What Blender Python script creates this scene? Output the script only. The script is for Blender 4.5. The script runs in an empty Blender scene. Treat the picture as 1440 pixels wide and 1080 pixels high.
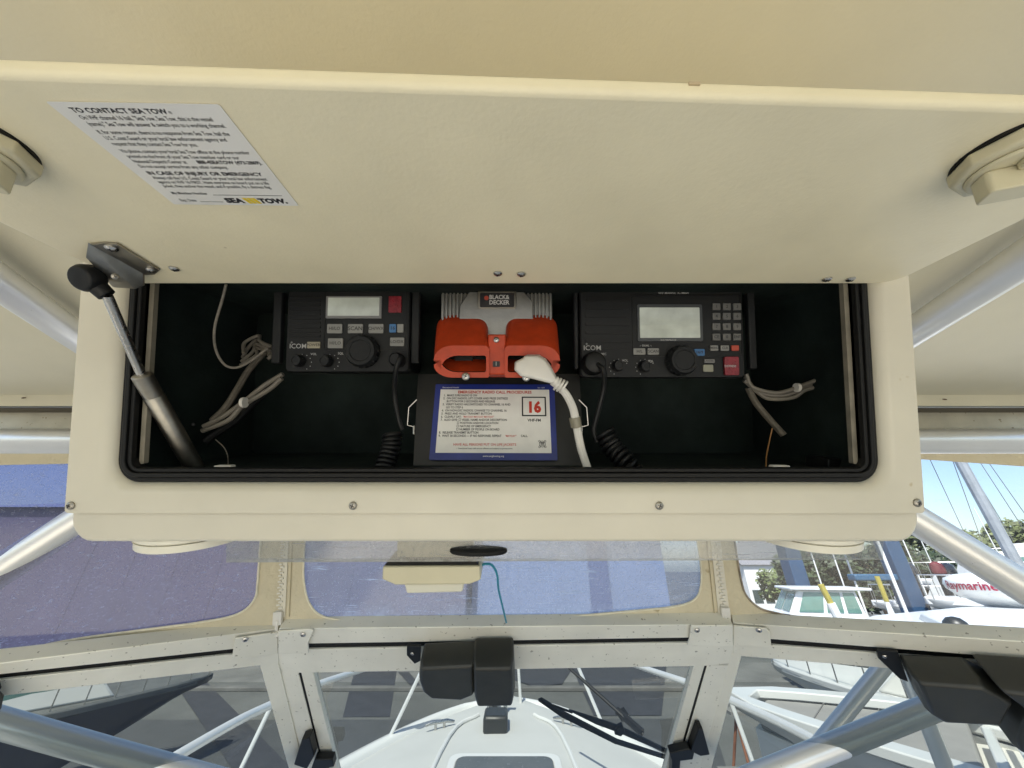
import bpy, math, random
from mathutils import Vector, Matrix
R = math.radians
random.seed(7)
scn = bpy.context.scene
V = Vector

# ------------------------------------------------------------------ camera, world, sun
EYE = V((0, 0, 4.0))
PITCH = R(26.57)
FPX = 520.0
cam_d = bpy.data.cameras.new("camera")
cam_d.sensor_width = 36; cam_d.lens = 36 * FPX / 1440; cam_d.clip_start = 0.01; cam_d.clip_end = 2000
cam = bpy.data.objects.new("camera", cam_d)
scn.collection.objects.link(cam)
cam.location = EYE; cam.rotation_euler = (R(90) + PITCH, 0, 0)
scn.camera = cam

SUN_EL, SUN_AZ = R(56), R(200)      # azimuth of the sun, clockwise from +Y (the bow)
w = bpy.data.worlds.new("World"); scn.world = w; w.use_nodes = True
nt = w.node_tree; nt.nodes.clear()
sky = nt.nodes.new("ShaderNodeTexSky"); sky.sky_type = 'NISHITA'; sky.sun_disc = False
sky.sun_elevation = SUN_EL; sky.sun_rotation = SUN_AZ; sky.air_density = 1.0; sky.dust_density = 1.2; sky.ozone_density = 1.5
bg = nt.nodes.new("ShaderNodeBackground"); bg.inputs[1].default_value = 0.11
wo = nt.nodes.new("ShaderNodeOutputWorld")
nt.links.new(sky.outputs[0], bg.inputs[0]); nt.links.new(bg.outputs[0], wo.inputs[0])
sd = bpy.data.lights.new("sun", 'SUN'); sd.energy = 4.0; sd.angle = R(0.5); sd.color = (1, .95, .86)
sun = bpy.data.objects.new("sun", sd); scn.collection.objects.link(sun)
sdir = V((math.sin(SUN_AZ) * math.cos(SUN_EL), math.cos(SUN_AZ) * math.cos(SUN_EL), math.sin(SUN_EL)))
sun.rotation_euler = sdir.to_track_quat('Z', 'Y').to_euler()
sun.location = EYE + sdir * 20
vs = scn.view_settings
vs.view_transform = 'Standard'; vs.look = 'None'; vs.gamma = 1; vs.exposure = 1.36
cy = scn.cycles
cy.max_bounces = 10; cy.diffuse_bounces = 5; cy.glossy_bounces = 4; cy.transparent_max_bounces = 16; cy.transmission_bounces = 6
cy.caustics_reflective = False; cy.caustics_refractive = False; cy.sample_clamp_indirect = 6

# ------------------------------------------------------------------ rays through the lens -> real places
CP, SP = math.cos(PITCH), math.sin(PITCH)
def ray(px, py):
    x = (px - 720) / FPX; y = -(py - 540) / FPX
    return V((x, CP - y * SP, SP + y * CP))
def at_z(px, py, z): return EYE + ray(px, py) * z
def at_f(px, py, f):
    r = ray(px, py); return EYE + r * (f / r.y)
def at_up(px, py, u):
    r = ray(px, py); return EYE + r * (u / r.z)
def on(px, py, pl):
    p0, n = pl; r = ray(px, py)
    return EYE + r * ((p0 - EYE).dot(n) / r.dot(n))
def plane3(a, b, c):
    n = (b - a).cross(c - a).normalized()
    if n.dot(EYE - a) < 0: n = -n
    return (a, n)
def shift(pl, d): return (pl[0] + pl[1] * d, pl[1])

# ------------------------------------------------------------------ materials
MATS = {}
def mat(name, col, rough=.5, metal=0, bump=0, bscale=200, var=0, vscale=6, spots=0, spotcol=(.1, .08, .05), spotscale=60, coat=0, spec=.5, stretch=None):
    if name in MATS: return MATS[name]
    m = bpy.data.materials.new(name); m.use_nodes = True; t = m.node_tree; b = t.nodes["Principled BSDF"]
    b.inputs["Base Color"].default_value = (*col, 1); b.inputs["Roughness"].default_value = rough
    b.inputs["Metallic"].default_value = metal; b.inputs["Specular IOR Level"].default_value = spec
    if coat: b.inputs["Coat Weight"].default_value = coat; b.inputs["Coat Roughness"].default_value = .08
    tc = t.nodes.new("ShaderNodeTexCoord"); src = tc.outputs["Object"]
    if stretch:
        mp = t.nodes.new("ShaderNodeMapping"); mp.inputs["Scale"].default_value = stretch
        t.links.new(src, mp.inputs[0]); src = mp.outputs[0]
    def noise(sc, det=4, ro=.55):
        n = t.nodes.new("ShaderNodeTexNoise"); n.inputs["Scale"].default_value = sc; n.inputs["Detail"].default_value = det
        n.inputs["Roughness"].default_value = ro; t.links.new(src, n.inputs["Vector"]); return n
    cur = None
    if var:
        n = noise(vscale); r = t.nodes.new("ShaderNodeValToRGB")
        r.color_ramp.elements[0].position = .3; r.color_ramp.elements[1].position = .7
        r.color_ramp.elements[0].color = (*[c * (1 - var) for c in col], 1); r.color_ramp.elements[1].color = (*[min(1, c * (1 + var)) for c in col], 1)
        t.links.new(n.outputs[0], r.inputs[0]); cur = r.outputs[0]
        t.links.new(cur, b.inputs["Base Color"])
        mr = t.nodes.new("ShaderNodeMapRange"); dr = min(.12, var * .9); mr.inputs[3].default_value = max(0.02, rough - dr); mr.inputs[4].default_value = min(1, rough + dr)
        n2 = noise(vscale * 3.1); t.links.new(n2.outputs[0], mr.inputs[0]); t.links.new(mr.outputs[0], b.inputs["Roughness"])
    if spots:
        n = noise(spotscale, 2, .5); r = t.nodes.new("ShaderNodeValToRGB")
        r.color_ramp.elements[0].position = spots; r.color_ramp.elements[1].position = spots + .04
        r.color_ramp.elements[0].color = (0, 0, 0, 1); r.color_ramp.elements[1].color = (1, 1, 1, 1)
        t.links.new(n.outputs[0], r.inputs[0])
        mx = t.nodes.new("ShaderNodeMix"); mx.data_type = 'RGBA'
        t.links.new(r.outputs[0], mx.inputs[0]); mx.inputs[7].default_value = (*spotcol, 1)
        if cur: t.links.new(cur, mx.inputs[6])
        else: mx.inputs[6].default_value = (*col, 1)
        t.links.new(mx.outputs[2], b.inputs["Base Color"])
    if bump:
        n = noise(bscale, 3); bp = t.nodes.new("ShaderNodeBump"); bp.inputs["Strength"].default_value = bump; bp.inputs["Distance"].default_value = .1 / bscale * 2
        t.links.new(n.outputs[0], bp.inputs["Height"]); t.links.new(bp.outputs[0], b.inputs["Normal"])
    MATS[name] = m; return m

CREAM = mat("cream_gelcoat", (.65, .615, .515), .34, bump=.12, bscale=500, var=.045, vscale=9, spots=.735, spotcol=(.5, .43, .28), spotscale=40)
CREAML = mat("cream_lid_gelcoat", (.86, .785, .57), .42, bump=.3, bscale=300, var=.05, vscale=11, spots=.80, spotcol=(.45, .36, .2), spotscale=45)
CEIL = mat("cream_ceiling_gelcoat", (.76, .70, .52), .45, bump=.45, bscale=220, var=.06, vscale=3, spots=.78, spotcol=(.3, .24, .15), spotscale=30)
PLAS = mat("cream_plastic", (.62, .57, .40), .4, bump=.08, bscale=400, var=.05, vscale=20)
RUB = mat("black_rubber", (.006, .006, .006), .6, bump=.2, bscale=300, spec=.3)
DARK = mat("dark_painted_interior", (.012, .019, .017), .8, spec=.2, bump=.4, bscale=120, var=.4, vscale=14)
BLK = mat("black_plastic", (.008, .0085, .009), .45, bump=.15, bscale=900, spec=.3)
BLKM = mat("black_moulded_cover", (.022, .023, .02), .42, bump=.25, bscale=500, var=.25, vscale=12)
BLKG = mat("dark_radio_case", (.014, .015, .016), .5, bump=.1, bscale=700, spec=.25)
KEY = mat("grey_key", (.24, .24, .23), .5)
KEYB = mat("blue_key", (.05, .16, .36), .5)
KEYR = mat("red_key", (.45, .07, .04), .45)
KEYRD = mat("red_distress_cover", (.22, .02, .03), .3, var=.3, vscale=200)
LCD = mat("grey_lcd", (.62, .67, .62), .08, var=.22, vscale=22, coat=.6)  # pale, patchy tone stands in for reflections on the screens
STEEL = mat("stainless_steel", (.55, .54, .52), .28, 1, bump=.05, bscale=300, var=.12, vscale=30)
STEELD = mat("dull_steel", (.36, .34, .30), .38, 1, bump=.1, bscale=300, var=.2, vscale=40)
ALU = mat("weathered_aluminium", (.80, .78, .69), .45, .2, bump=.12, bscale=160, var=.08, vscale=8, spots=.685, spotcol=(.38, .36, .3), spotscale=120)
TUBE = mat("anodised_tube", (.84, .84, .83), .30, .45, bump=.02, bscale=200, var=.03, vscale=10, spots=.76, spotcol=(.42, .42, .38), spotscale=110)
INVS = mat("inverter_aluminium", (.30, .30, .29), .38, .8, bump=.3, bscale=250, var=.15, vscale=25)
ORNG = mat("orange_plastic", (.48, .05, .012), .42, bump=.3, bscale=500, var=.14, vscale=60, spots=.72, spotcol=(.3, .05, .02), spotscale=220)
WPL = mat("white_plastic", (.72, .70, .66), .4, var=.04, vscale=40, bump=.05, bscale=500)
WIRE = mat("grey_cable_jacket", (.17, .155, .13), .5, var=.15, vscale=40)
ROPE = mat("braided_rope", (.24, .22, .19), .8, bump=1, bscale=500, var=.2, vscale=200)
BRAID = mat("braided_loom", (.10, .088, .07), .7, bump=1, bscale=400, var=.3, vscale=150)
PAPER = mat("white_sticker_paper", (.82, .81, .78), .3, var=.03, vscale=20, coat=.25)
PAPER2 = mat("white_placard", (.84, .83, .80), .4, var=.04, vscale=60)
INK = mat("black_ink", (.015, .015, .018), .5)
INKR = mat("red_ink", (.55, .04, .02), .5)
INKB = mat("navy_ink", (.015, .03, .22), .4, var=.15, vscale=40)
INKY = mat("yellow_ink", (.8, .6, .02), .5)
INKW = mat("white_ink", (.75, .75, .75), .5)
CANV = mat("cream_canvas", (.66, .59, .43), .85, bump=1.0, bscale=38, var=.08, vscale=9, spots=.70, spotcol=(.42, .34, .2), spotscale=25)
CANVP = mat("cream_piping", (.78, .73, .58), .7, bump=.4, bscale=400, var=.12, vscale=60)
ZIP = mat("white_zip_plastic", (.74, .71, .64), .5, bump=.2, bscale=200)
TEAL = mat("teal_cord", (.02, .25, .36), .5)
ORTAB = mat("orange_leather_tab", (.5, .28, .08), .7)
FIBRE = mat("white_fibreglass", (.68, .69, .68), .32, bump=.06, bscale=60, var=.04, vscale=2.0, coat=.3)
FIBRE2 = mat("offwhite_fibreglass", (.74, .73, .68), .35, bump=.06, bscale=60, var=.05, vscale=1.2)
NONSKID = mat("white_nonskid_deck", (.50, .51, .50), .7, bump=.5, bscale=220, var=.05, vscale=2.5)
SMOKE = mat("smoked_acrylic_hatch", (.10, .105, .10), .25, bump=.03, bscale=30, var=.1, vscale=9)
CUSH = mat("taupe_vinyl_cushion", (.30, .29, .27), .6, bump=.3, bscale=120, var=.07, vscale=4)
BLUEST = mat("blue_painted_steel", (.018, .055, .12), .4, bump=.1, bscale=20, var=.2, vscale=1.5)
YEL = mat("yellow_paint", (.34, .28, .04), .5, var=.1, vscale=10)
WSTEEL = mat("white_painted_steel", (.72, .72, .70), .4, var=.06, vscale=5)
ROOFG = mat("grey_shingles", (.16, .16, .17), .85, bump=.5, bscale=20, var=.2, vscale=6)
CLAP = mat("pale_clapboard", (.62, .62, .60), .7, var=.06, vscale=3)
GLD = mat("dark_window_glass", (.03, .05, .05), .08, coat=.5)
GREENGL = mat("green_tinted_glass", (.10, .20, .17), .08, var=.15, vscale=2.5, coat=.5)
BARK = mat("tree_bark", (.08, .06, .045), .9, bump=1, bscale=15, var=.3, vscale=5)
MAROON = mat("maroon_lettering", (.30, .02, .05), .45)
HULLN = mat("black_outboard_cowl", (.02, .02, .024), .25, coat=.5)
HULLR = mat("red_boat_cover", (.12, .015, .02), .6, bump=.3, bscale=10)
SIDEBL = mat("blue_metal_siding", (.22, .27, .35), .5, bump=.3, bscale=3, var=.08, vscale=.6)
SIDEPU = mat("purple_grey_metal_siding", (.17, .155, .18), .5, bump=.3, bscale=3, var=.12, vscale=.35)
CONC = mat("concrete", (.20, .197, .185), .85, bump=.4, bscale=6, var=.12, vscale=1.5)

def leafmat(name, col):
    m = bpy.data.materials.new(name); m.use_nodes = True; t = m.node_tree; b = t.nodes["Principled BSDF"]
    b.inputs["Roughness"].default_value = .6
    n = t.nodes.new("ShaderNodeTexNoise"); n.inputs["Scale"].default_value = 1.4; n.inputs["Detail"].default_value = 5
    tc = t.nodes.new("ShaderNodeTexCoord"); t.links.new(tc.outputs["Object"], n.inputs["Vector"])
    r = t.nodes.new("ShaderNodeValToRGB"); e = r.color_ramp.elements
    e[0].position = .35; e[1].position = .68
    e[0].color = (*[c * .55 for c in col], 1); e[1].color = (*[c * 1.7 for c in col], 1)
    t.links.new(n.outputs[0], r.inputs[0]); t.links.new(r.outputs[0], b.inputs["Base Color"])
    return m
LEAF1 = leafmat("dark_leaves", (.028, .043, .015)); LEAF2 = leafmat("olive_leaves", (.09, .105, .035)); LEAF3 = leafmat("light_leaves", (.10, .13, .04))

def ground_mat():
    m = bpy.data.materials.new("boatyard_asphalt"); m.use_nodes = True; t = m.node_tree; b = t.nodes["Principled BSDF"]
    b.inputs["Roughness"].default_value = .88
    tc = t.nodes.new("ShaderNodeTexCoord")
    n1 = t.nodes.new("ShaderNodeTexNoise"); n1.inputs["Scale"].default_value = .22; n1.inputs["Detail"].default_value = 8; n1.inputs["Roughness"].default_value = .65
    n2 = t.nodes.new("ShaderNodeTexNoise"); n2.inputs["Scale"].default_value = 14; n2.inputs["Detail"].default_value = 6; n2.inputs["Roughness"].default_value = .8
    for n in (n1, n2): t.links.new(tc.outputs["Object"], n.inputs["Vector"])
    r = t.nodes.new("ShaderNodeValToRGB"); e = r.color_ramp.elements; e[0].position = .35; e[1].position = .65
    e[0].color = (.075, .078, .072, 1); e[1].color = (.135, .138, .128, 1)
    t.links.new(n1.outputs[0], r.inputs[0])
    mx = t.nodes.new("ShaderNodeMix"); mx.data_type = 'RGBA'; mx.blend_type = 'OVERLAY'; mx.inputs[0].default_value = .5
    t.links.new(r.outputs[0], mx.inputs[6]); t.links.new(n2.outputs[0], mx.inputs[7]); t.links.new(mx.outputs[2], b.inputs["Base Color"])
    bp = t.nodes.new("ShaderNodeBump"); bp.inputs["Strength"].default_value = .4; bp.inputs["Distance"].default_value = .02
    t.links.new(n2.outputs[0], bp.inputs["Height"]); t.links.new(bp.outputs[0], b.inputs["Normal"])
    return m
GROUND = ground_mat()

def thin_glass(name, tint, refl=.06, haze=0, hazecol=(.8, .8, .85), scratch_glare=0, hscale=4, fres=1.0, seed=0, cloudy=0):
    """thin sheet: tinted see-through, fresnel reflection, and (for old vinyl) milky scuffs and scratches with painted-in glare"""
    m = bpy.data.materials.new(name); m.use_nodes = True; t = m.node_tree; t.nodes.clear()
    out = t.nodes.new("ShaderNodeOutputMaterial"); tr = t.nodes.new("ShaderNodeBsdfTransparent"); tr.inputs[0].default_value = (*tint, 1)
    gl = t.nodes.new("ShaderNodeBsdfGlossy"); gl.inputs["Roughness"].default_value = .02 if not haze else .1
    lwt = t.nodes.new("ShaderNodeLayerWeight"); lwt.inputs[0].default_value = .5
    pw = t.nodes.new("ShaderNodeMath"); pw.operation = 'POWER'; pw.inputs[1].default_value = 4.0; t.links.new(lwt.outputs["Facing"], pw.inputs[0])
    ma = t.nodes.new("ShaderNodeMath"); ma.operation = 'MULTIPLY_ADD'; ma.inputs[1].default_value = fres * .8; ma.inputs[2].default_value = refl + .03; ma.use_clamp = True
    t.links.new(pw.outputs[0], ma.inputs[0])
    m1 = t.nodes.new("ShaderNodeMixShader"); t.links.new(ma.outputs[0], m1.inputs[0]); t.links.new(tr.outputs[0], m1.inputs[1]); t.links.new(gl.outputs[0], m1.inputs[2])
    last = m1
    if haze or scratch_glare:
        tc = t.nodes.new("ShaderNodeTexCoord")
        def msk(scale, stretch, lo, hi, amp, rot=0, det=5):
            mp = t.nodes.new("ShaderNodeMapping"); mp.inputs["Scale"].default_value = stretch; mp.inputs["Rotation"].default_value = (rot, rot * .7, rot); mp.inputs["Location"].default_value = (seed, seed, 0)
            n = t.nodes.new("ShaderNodeTexNoise"); n.inputs["Scale"].default_value = scale; n.inputs["Detail"].default_value = det; n.inputs["Roughness"].default_value = .65
            r = t.nodes.new("ShaderNodeMapRange"); r.inputs[1].default_value = lo; r.inputs[2].default_value = hi; r.inputs[3].default_value = 0; r.inputs[4].default_value = amp
            t.links.new(tc.outputs["Object"], mp.inputs[0]); t.links.new(mp.outputs[0], n.inputs["Vector"]); t.links.new(n.outputs[0], r.inputs[0]); return r.outputs[0]
        outs = [msk(hscale, (1, 1, 1), .35, .75, haze), msk(90, (1, 1, 1), .5, .75, haze * .8, det=2)]
        if scratch_glare:
            outs += [msk(9, (1, 14, 14), .60, .70, scratch_glare, .25), msk(10, (1.2, 18, 18), .63, .70, scratch_glare, -.5), msk(8, (16, 16, 1), .68, .72, scratch_glare * .6, .1), msk(260, (1, 1, 1), .62, .7, scratch_glare * .35, det=1)]  # long scratches that also paint in streaks of glare
        if cloudy > .05:
            sp = t.nodes.new("ShaderNodeSeparateXYZ"); t.links.new(tc.outputs["Generated"], sp.inputs[0])
            gr = t.nodes.new("ShaderNodeMapRange"); gr.inputs[1].default_value = .17; gr.inputs[2].default_value = .03; gr.inputs[3].default_value = 0; gr.inputs[4].default_value = 1; t.links.new(sp.outputs[2], gr.inputs[0])  # milky bottom band, scattered sun painted in with the scuffs
            mu = t.nodes.new("ShaderNodeMath"); mu.operation = 'MULTIPLY'; t.links.new(gr.outputs[0], mu.inputs[0]); t.links.new(msk(30, (1, 1, .5), .3, .7, .9), mu.inputs[1]); outs.append(mu.outputs[0])
        acc = None
        for o in outs:
            if acc is None: acc = o
            else:
                ad = t.nodes.new("ShaderNodeMath"); ad.operation = 'ADD'; ad.use_clamp = True
                t.links.new(acc, ad.inputs[0]); t.links.new(o, ad.inputs[1]); acc = ad.outputs[0]
        ad = t.nodes.new("ShaderNodeMath"); ad.operation = 'ADD'; ad.use_clamp = True; ad.inputs[1].default_value = cloudy
        t.links.new(acc, ad.inputs[0]); acc = ad.outputs[0]
        df = t.nodes.new("ShaderNodeBsdfDiffuse"); df.inputs[0].default_value = (*hazecol, 1)
        tl = t.nodes.new("ShaderNodeBsdfTranslucent"); tl.inputs[0].default_value = (*hazecol, 1)
        mm = t.nodes.new("ShaderNodeMixShader"); mm.inputs[0].default_value = .6
        t.links.new(df.outputs[0], mm.inputs[1]); t.links.new(tl.outputs[0], mm.inputs[2])
        m2 = t.nodes.new("ShaderNodeMixShader"); t.links.new(acc, m2.inputs[0]); t.links.new(last.outputs[0], m2.inputs[1]); t.links.new(mm.outputs[0], m2.inputs[2]); last = m2
    t.links.new(last.outputs[0], out.inputs[0]); return m
GLASS = thin_glass("windshield_glass", (.43, .46, .44), .035)
VINYL_L = thin_glass("scuffed_glare_lavender_vinyl", (.22, .225, .37), .03, haze=.12, hazecol=(.46, .48, .62), scratch_glare=.55, hscale=6, cloudy=.09)
VINYL_C = thin_glass("scratched_glare_bluish_vinyl", (.38, .44, .58), .03, haze=.14, hazecol=(.58, .64, .76), scratch_glare=.8, hscale=5, seed=3, cloudy=.10)
VINYL_R = thin_glass("clear_vinyl", (.72, .76, .80), .02, haze=.03, scratch_glare=.12, hscale=3, seed=5, cloudy=.01)
ACRYL = thin_glass("clear_acrylic_strip", (.86, .87, .86), .06, haze=.10, hazecol=(.7, .7, .68), scratch_glare=.25, hscale=12, cloudy=.12)

# ------------------------------------------------------------------ mesh helpers
def rrect(x0, y0, x1, y1, r, n=5):
    out = []
    if not isinstance(r, (tuple, list)): r = (r,) * 4
    for (cx, cy_, a0, rr) in ((x1 - r[0], y1 - r[0], 0, r[0]), (x0 + r[1], y1 - r[1], 90, r[1]), (x0 + r[2], y0 + r[2], 180, r[2]), (x1 - r[3], y0 + r[3], 270, r[3])):
        for i in range(n + 1):
            a = R(a0 + 90 * i / n); out.append((cx + rr * math.cos(a), cy_ + rr * math.sin(a)))
    return out
def circ(cx, cy_, r, n=24, ry=None): return [(cx + r * math.cos(2 * math.pi * i / n), cy_ + (ry or r) * math.sin(2 * math.pi * i / n)) for i in range(n)]
def smooth(pts, k=6):
    pts = [V(p) for p in pts]
    if len(pts) < 3: return pts
    out = []
    P = [pts[0] * 2 - pts[1]] + pts + [pts[-1] * 2 - pts[-2]]
    for i in range(1, len(P) - 2):
        a, b, c, d = P[i - 1:i + 3]
        for j in range(k):
            t = j / k
            out.append(.5 * ((2 * b) + (c - a) * t + (2 * a - 5 * b + 4 * c - d) * t * t + (3 * b - a - 3 * c + d) * t ** 3))
    out.append(pts[-1]); return out
class MB:
    def __init__(s): s.v = []; s.f = []; s.m = []; s.mats = []; s.cur = 0
    def use(s, m):
        if m not in s.mats: s.mats.append(m)
        s.cur = s.mats.index(m); return s
    def face(s, idx): s.f.append(idx); s.m.append(s.cur)
    def add(s, pts): i = len(s.v); s.v += [V(p) for p in pts]; return i
    def poly(s, pts): i = s.add(pts); s.face(list(range(i, i + len(pts))))
    def loft(s, rings, cap=True, closed=True):
        ids = [s.add(r) for r in rings]; n = len(rings[0])
        for a, b in zip(ids, ids[1:]):
            for k in range(n if closed else n - 1):
                k2 = (k + 1) % n; s.face([a + k, a + k2, b + k2, b + k])
        if cap:
            s.face(list(range(ids[0], ids[0] + n))[::-1]); s.face(list(range(ids[-1], ids[-1] + n)))
        return s
    def prism(s, out2, M, z0, z1): return s.loft([[M @ V((x, y, z0)) for x, y in out2], [M @ V((x, y, z1)) for x, y in out2]])
    def ring(s, o, i, M, z0, z1):
        n = len(o); A = s.add([M @ V((x, y, z0)) for x, y in o]); B = s.add([M @ V((x, y, z1)) for x, y in o])
        C = s.add([M @ V((x, y, z0)) for x, y in i]); D = s.add([M @ V((x, y, z1)) for x, y in i])
        for k in range(n):
            q = (k + 1) % n
            s.face([A + k, A + q, C + q, C + k]); s.face([B + k, D + k, D + q, B + q])
            s.face([A + k, B + k, B + q, A + q]); s.face([C + k, C + q, D + q, D + k])
        return s
    def box(s, c, size, M=Matrix()):
        x, y, z = [d / 2 for d in size]; c = V(c)
        return s.prism([(c.x - x, c.y - y), (c.x + x, c.y - y), (c.x + x, c.y + y), (c.x - x, c.y + y)], M, c.z - z, c.z + z)
    def slab(s, pts, vec):
        return s.loft([pts, [V(p) + vec for p in pts]])
    def tube(s, pts, r, n=12, cap=True, sm=0):
        pts = smooth(pts, sm) if sm else [V(p) for p in pts]
        if not isinstance(r, (list, tuple)): r = [r] * len(pts)
        else: r = [r[0] + (r[-1] - r[0]) * i / (len(pts) - 1) for i in range(len(pts))] if len(r) != len(pts) else r
        rings = []; up = None
        for i, p in enumerate(pts):
            t = (pts[min(i + 1, len(pts) - 1)] - pts[max(i - 1, 0)])
            t = t.normalized() if t.length > 1e-9 else V((0, 0, 1))
            if up is None: up = t.orthogonal().normalized()
            up = (up - t * up.dot(t)); up = up.normalized() if up.length > 1e-6 else t.orthogonal().normalized()
            q = t.cross(up)
            rings.append([p + (up * math.cos(2 * math.pi * k / n) + q * math.sin(2 * math.pi * k / n)) * r[i] for k in range(n)])
        return s.loft(rings, cap)
    def lathe(s, prof, M, n=28, sy=1):
        rings = [[M @ V((r * math.cos(2 * math.pi * k / n), r * sy * math.sin(2 * math.pi * k / n), z)) for k in range(n)] for r, z in prof]
        return s.loft(rings)
    def text(s, body, M, size=.01, ax='LEFT', bold=0, sx=1.0, ay='TOP_BASELINE', depth=0):
        cu = bpy.data.curves.new("t", 'FONT'); cu.body = body; cu.size = size; cu.align_x = ax; cu.align_y = ay; cu.offset = bold * size; cu.resolution_u = 2; cu.extrude = depth
        o = bpy.data.objects.new("t", cu); scn.collection.objects.link(o)
        bpy.context.view_layer.update()
        me = o.to_mesh(); i0 = s.add([M @ V((v.co.x * sx, v.co.y, v.co.z)) for v in me.vertices])
        for p in me.polygons: s.face([i0 + k for k in p.vertices])
        o.to_mesh_clear(); bpy.data.objects.remove(o); bpy.data.curves.remove(cu); return s
    def build(s, name, m=None, parent=None, bevel=0, segs=2, base=None, ang=35, fix=True):
        if parent is not None: org = V(parent.get("_o", (0, 0, 0)))
        elif base is not None: org = V(base)
        else:
            n = len(s.v); org = sum(s.v, V()) / n; org.z = min(v.z for v in s.v)
        me = bpy.data.meshes.new(name); me.from_pydata([v - org for v in s.v], [], s.f)
        if s.mats:
            for q in s.mats: me.materials.append(q)
            me.polygons.foreach_set("material_index", s.m)
        else: me.materials.append(m)
        if fix:
            import bmesh
            bm = bmesh.new(); bm.from_mesh(me); bmesh.ops.recalc_face_normals(bm, faces=bm.faces); bm.to_mesh(me); bm.free()
        me.polygons.foreach_set("use_smooth", [True] * len(me.polygons)); me.set_sharp_from_angle(angle=R(ang))
        o = bpy.data.objects.new(name, me); scn.collection.objects.link(o)
        o["_o"] = tuple(org)
        if parent is not None: o.parent = parent
        else: o.location = org
        if bevel:
            md = o.modifiers.new("bevel", 'BEVEL'); md.width = bevel; md.segments = segs; md.limit_method = 'ANGLE'; md.angle_limit = R(40); md.harden_normals = False
        return o
def tag(o, label=None, cat=None, group=None, kind=None):
    if label: o["label"] = label
    if cat: o["category"] = cat
    if group: o["group"] = group
    if kind: o["kind"] = kind
    return o
def thing(name, loc, label, cat, group=None):
    o = bpy.data.objects.new(name, None); scn.collection.objects.link(o); o.location = loc; o.empty_display_size = .05
    o["_o"] = tuple(loc); return tag(o, label, cat, group)
def frame(o, x, y):
    x = V(x).normalized(); z = x.cross(V(y)).normalized(); y = z.cross(x)
    M = Matrix((x, y, z)).transposed().to_4x4(); M.translation = V(o); return M
def copy_tree(o, off, parent=None):
    c = o.copy(); scn.collection.objects.link(c)
    if parent is not None: c.parent = parent
    else: c.location = o.location + off
    for ch in list(o.children): copy_tree(ch, off, c)
    return c
def screw(parent, p, n, r=.0035, name="screw", m=None):
    M = frame(p, n.orthogonal(), n.cross(n.orthogonal()))
    b = MB(); b.use(m or STEELD)
    b.lathe([(r, 0), (r, r * .25), (r * .75, r * .5), (r * .3, r * .6)], M, 18)
    b.use(INK)
    for a in (0, 90):
        Q = M @ Matrix.Rotation(R(a + 20), 4, 'Z'); b.box((0, 0, r * .6), (r * 1.0, r * .2, r * .12), Q)
    return b.build(name, None, parent)

# ------------------------------------------------------------------ SETTING
g = MB(); g.poly([(-600, -600, 0), (600, -600, 0), (600, 600, 0), (-600, 600, 0)])
tag(g.build("ground", GROUND, base=(0, 0, 0)), kind="structure")
# kerb and paving strip across the yard
k = MB(); k.box((-4, 17.2, .06), (40, .3, .12)); tag(k.build("kerb", mat("dirty_kerb", (.13, .128, .12), .85, bump=.4, bscale=6, var=.25, vscale=1.5), bevel=.02), "low concrete kerb running across the yard ahead of the bow", "kerb")
k = MB(); k.box((-4, 20.0, .004), (60, 3.4, .008)); tag(k.build("paving_strip", mat("old_paving", (.15, .15, .14), .85, bump=.4, bscale=6, var=.25, vscale=.8)), kind="structure")

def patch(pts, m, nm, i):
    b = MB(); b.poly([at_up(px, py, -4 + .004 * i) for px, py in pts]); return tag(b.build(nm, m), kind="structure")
REFLDARK = mat("dark_reflection_tone", (.035, .037, .042), .8, bump=.4, bscale=12, var=.2, vscale=2)  # dark shapes painted on the ground for reflections in the glass
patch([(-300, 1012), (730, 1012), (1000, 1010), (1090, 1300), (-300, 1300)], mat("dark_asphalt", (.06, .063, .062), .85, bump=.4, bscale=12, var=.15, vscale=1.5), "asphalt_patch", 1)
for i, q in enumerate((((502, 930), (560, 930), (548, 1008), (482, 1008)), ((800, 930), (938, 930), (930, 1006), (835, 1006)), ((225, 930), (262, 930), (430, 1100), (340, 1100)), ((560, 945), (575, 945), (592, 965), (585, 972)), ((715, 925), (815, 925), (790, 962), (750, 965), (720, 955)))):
    patch(q, REFLDARK, "reflection_patch", 3 + i)

# ------------------------------------------------------------------ OVERHEAD BOX frame
D = .40
BX = V((1, 0, 0)); BU = V((0, math.cos(R(113)), math.sin(R(113)))); BN = V((0, math.cos(R(23)), math.sin(R(23))))
FB = Matrix((BX, BU, BN)).transposed().to_4x4(); FB.translation = EYE + BN * D
FBi = FB.inverted()
def bplane(c): return (EYE + BN * (D + c), BN)
def fw(px, py, c=0): return on(px, py, bplane(c))
def fb(px, py, c=0): q = FBi @ fw(px, py, c); return (q.x, q.y)
def fr(x0, y0, x1, y1, c, r=0, n=5):
    """rounded rectangle of the box frame that covers pixel rectangle (x0,y0)-(x1,y1)"""
    a = fb(x0, y1, c); b = fb(x1, y0, c); a2 = fb(x0, y0, c); b2 = fb(x1, y1, c)
    return rrect((a[0] + a2[0]) / 2, (a[1] + b2[1]) / 2, (b[0] + b2[0]) / 2, (b[1] + a2[1]) / 2, r, n)

aL, aR = -.4705, .434
bSeam = fb(720, 720)[1]; bBot = fb(720, 764)[1]; bTop = fb(720, 372)[1]
oL, oR = fb(161, 640)[0], fb(1240, 640)[0]; oB = fb(720, 679)[1]; oT = fb(720, 388)[1]
box = thing("overhead_box", FB @ V(((aL + aR) / 2, bBot, .1)), "cream overhead electronics box with its lid swung up, holding two marine radios", "overhead box")
DEPTH = .21
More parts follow.
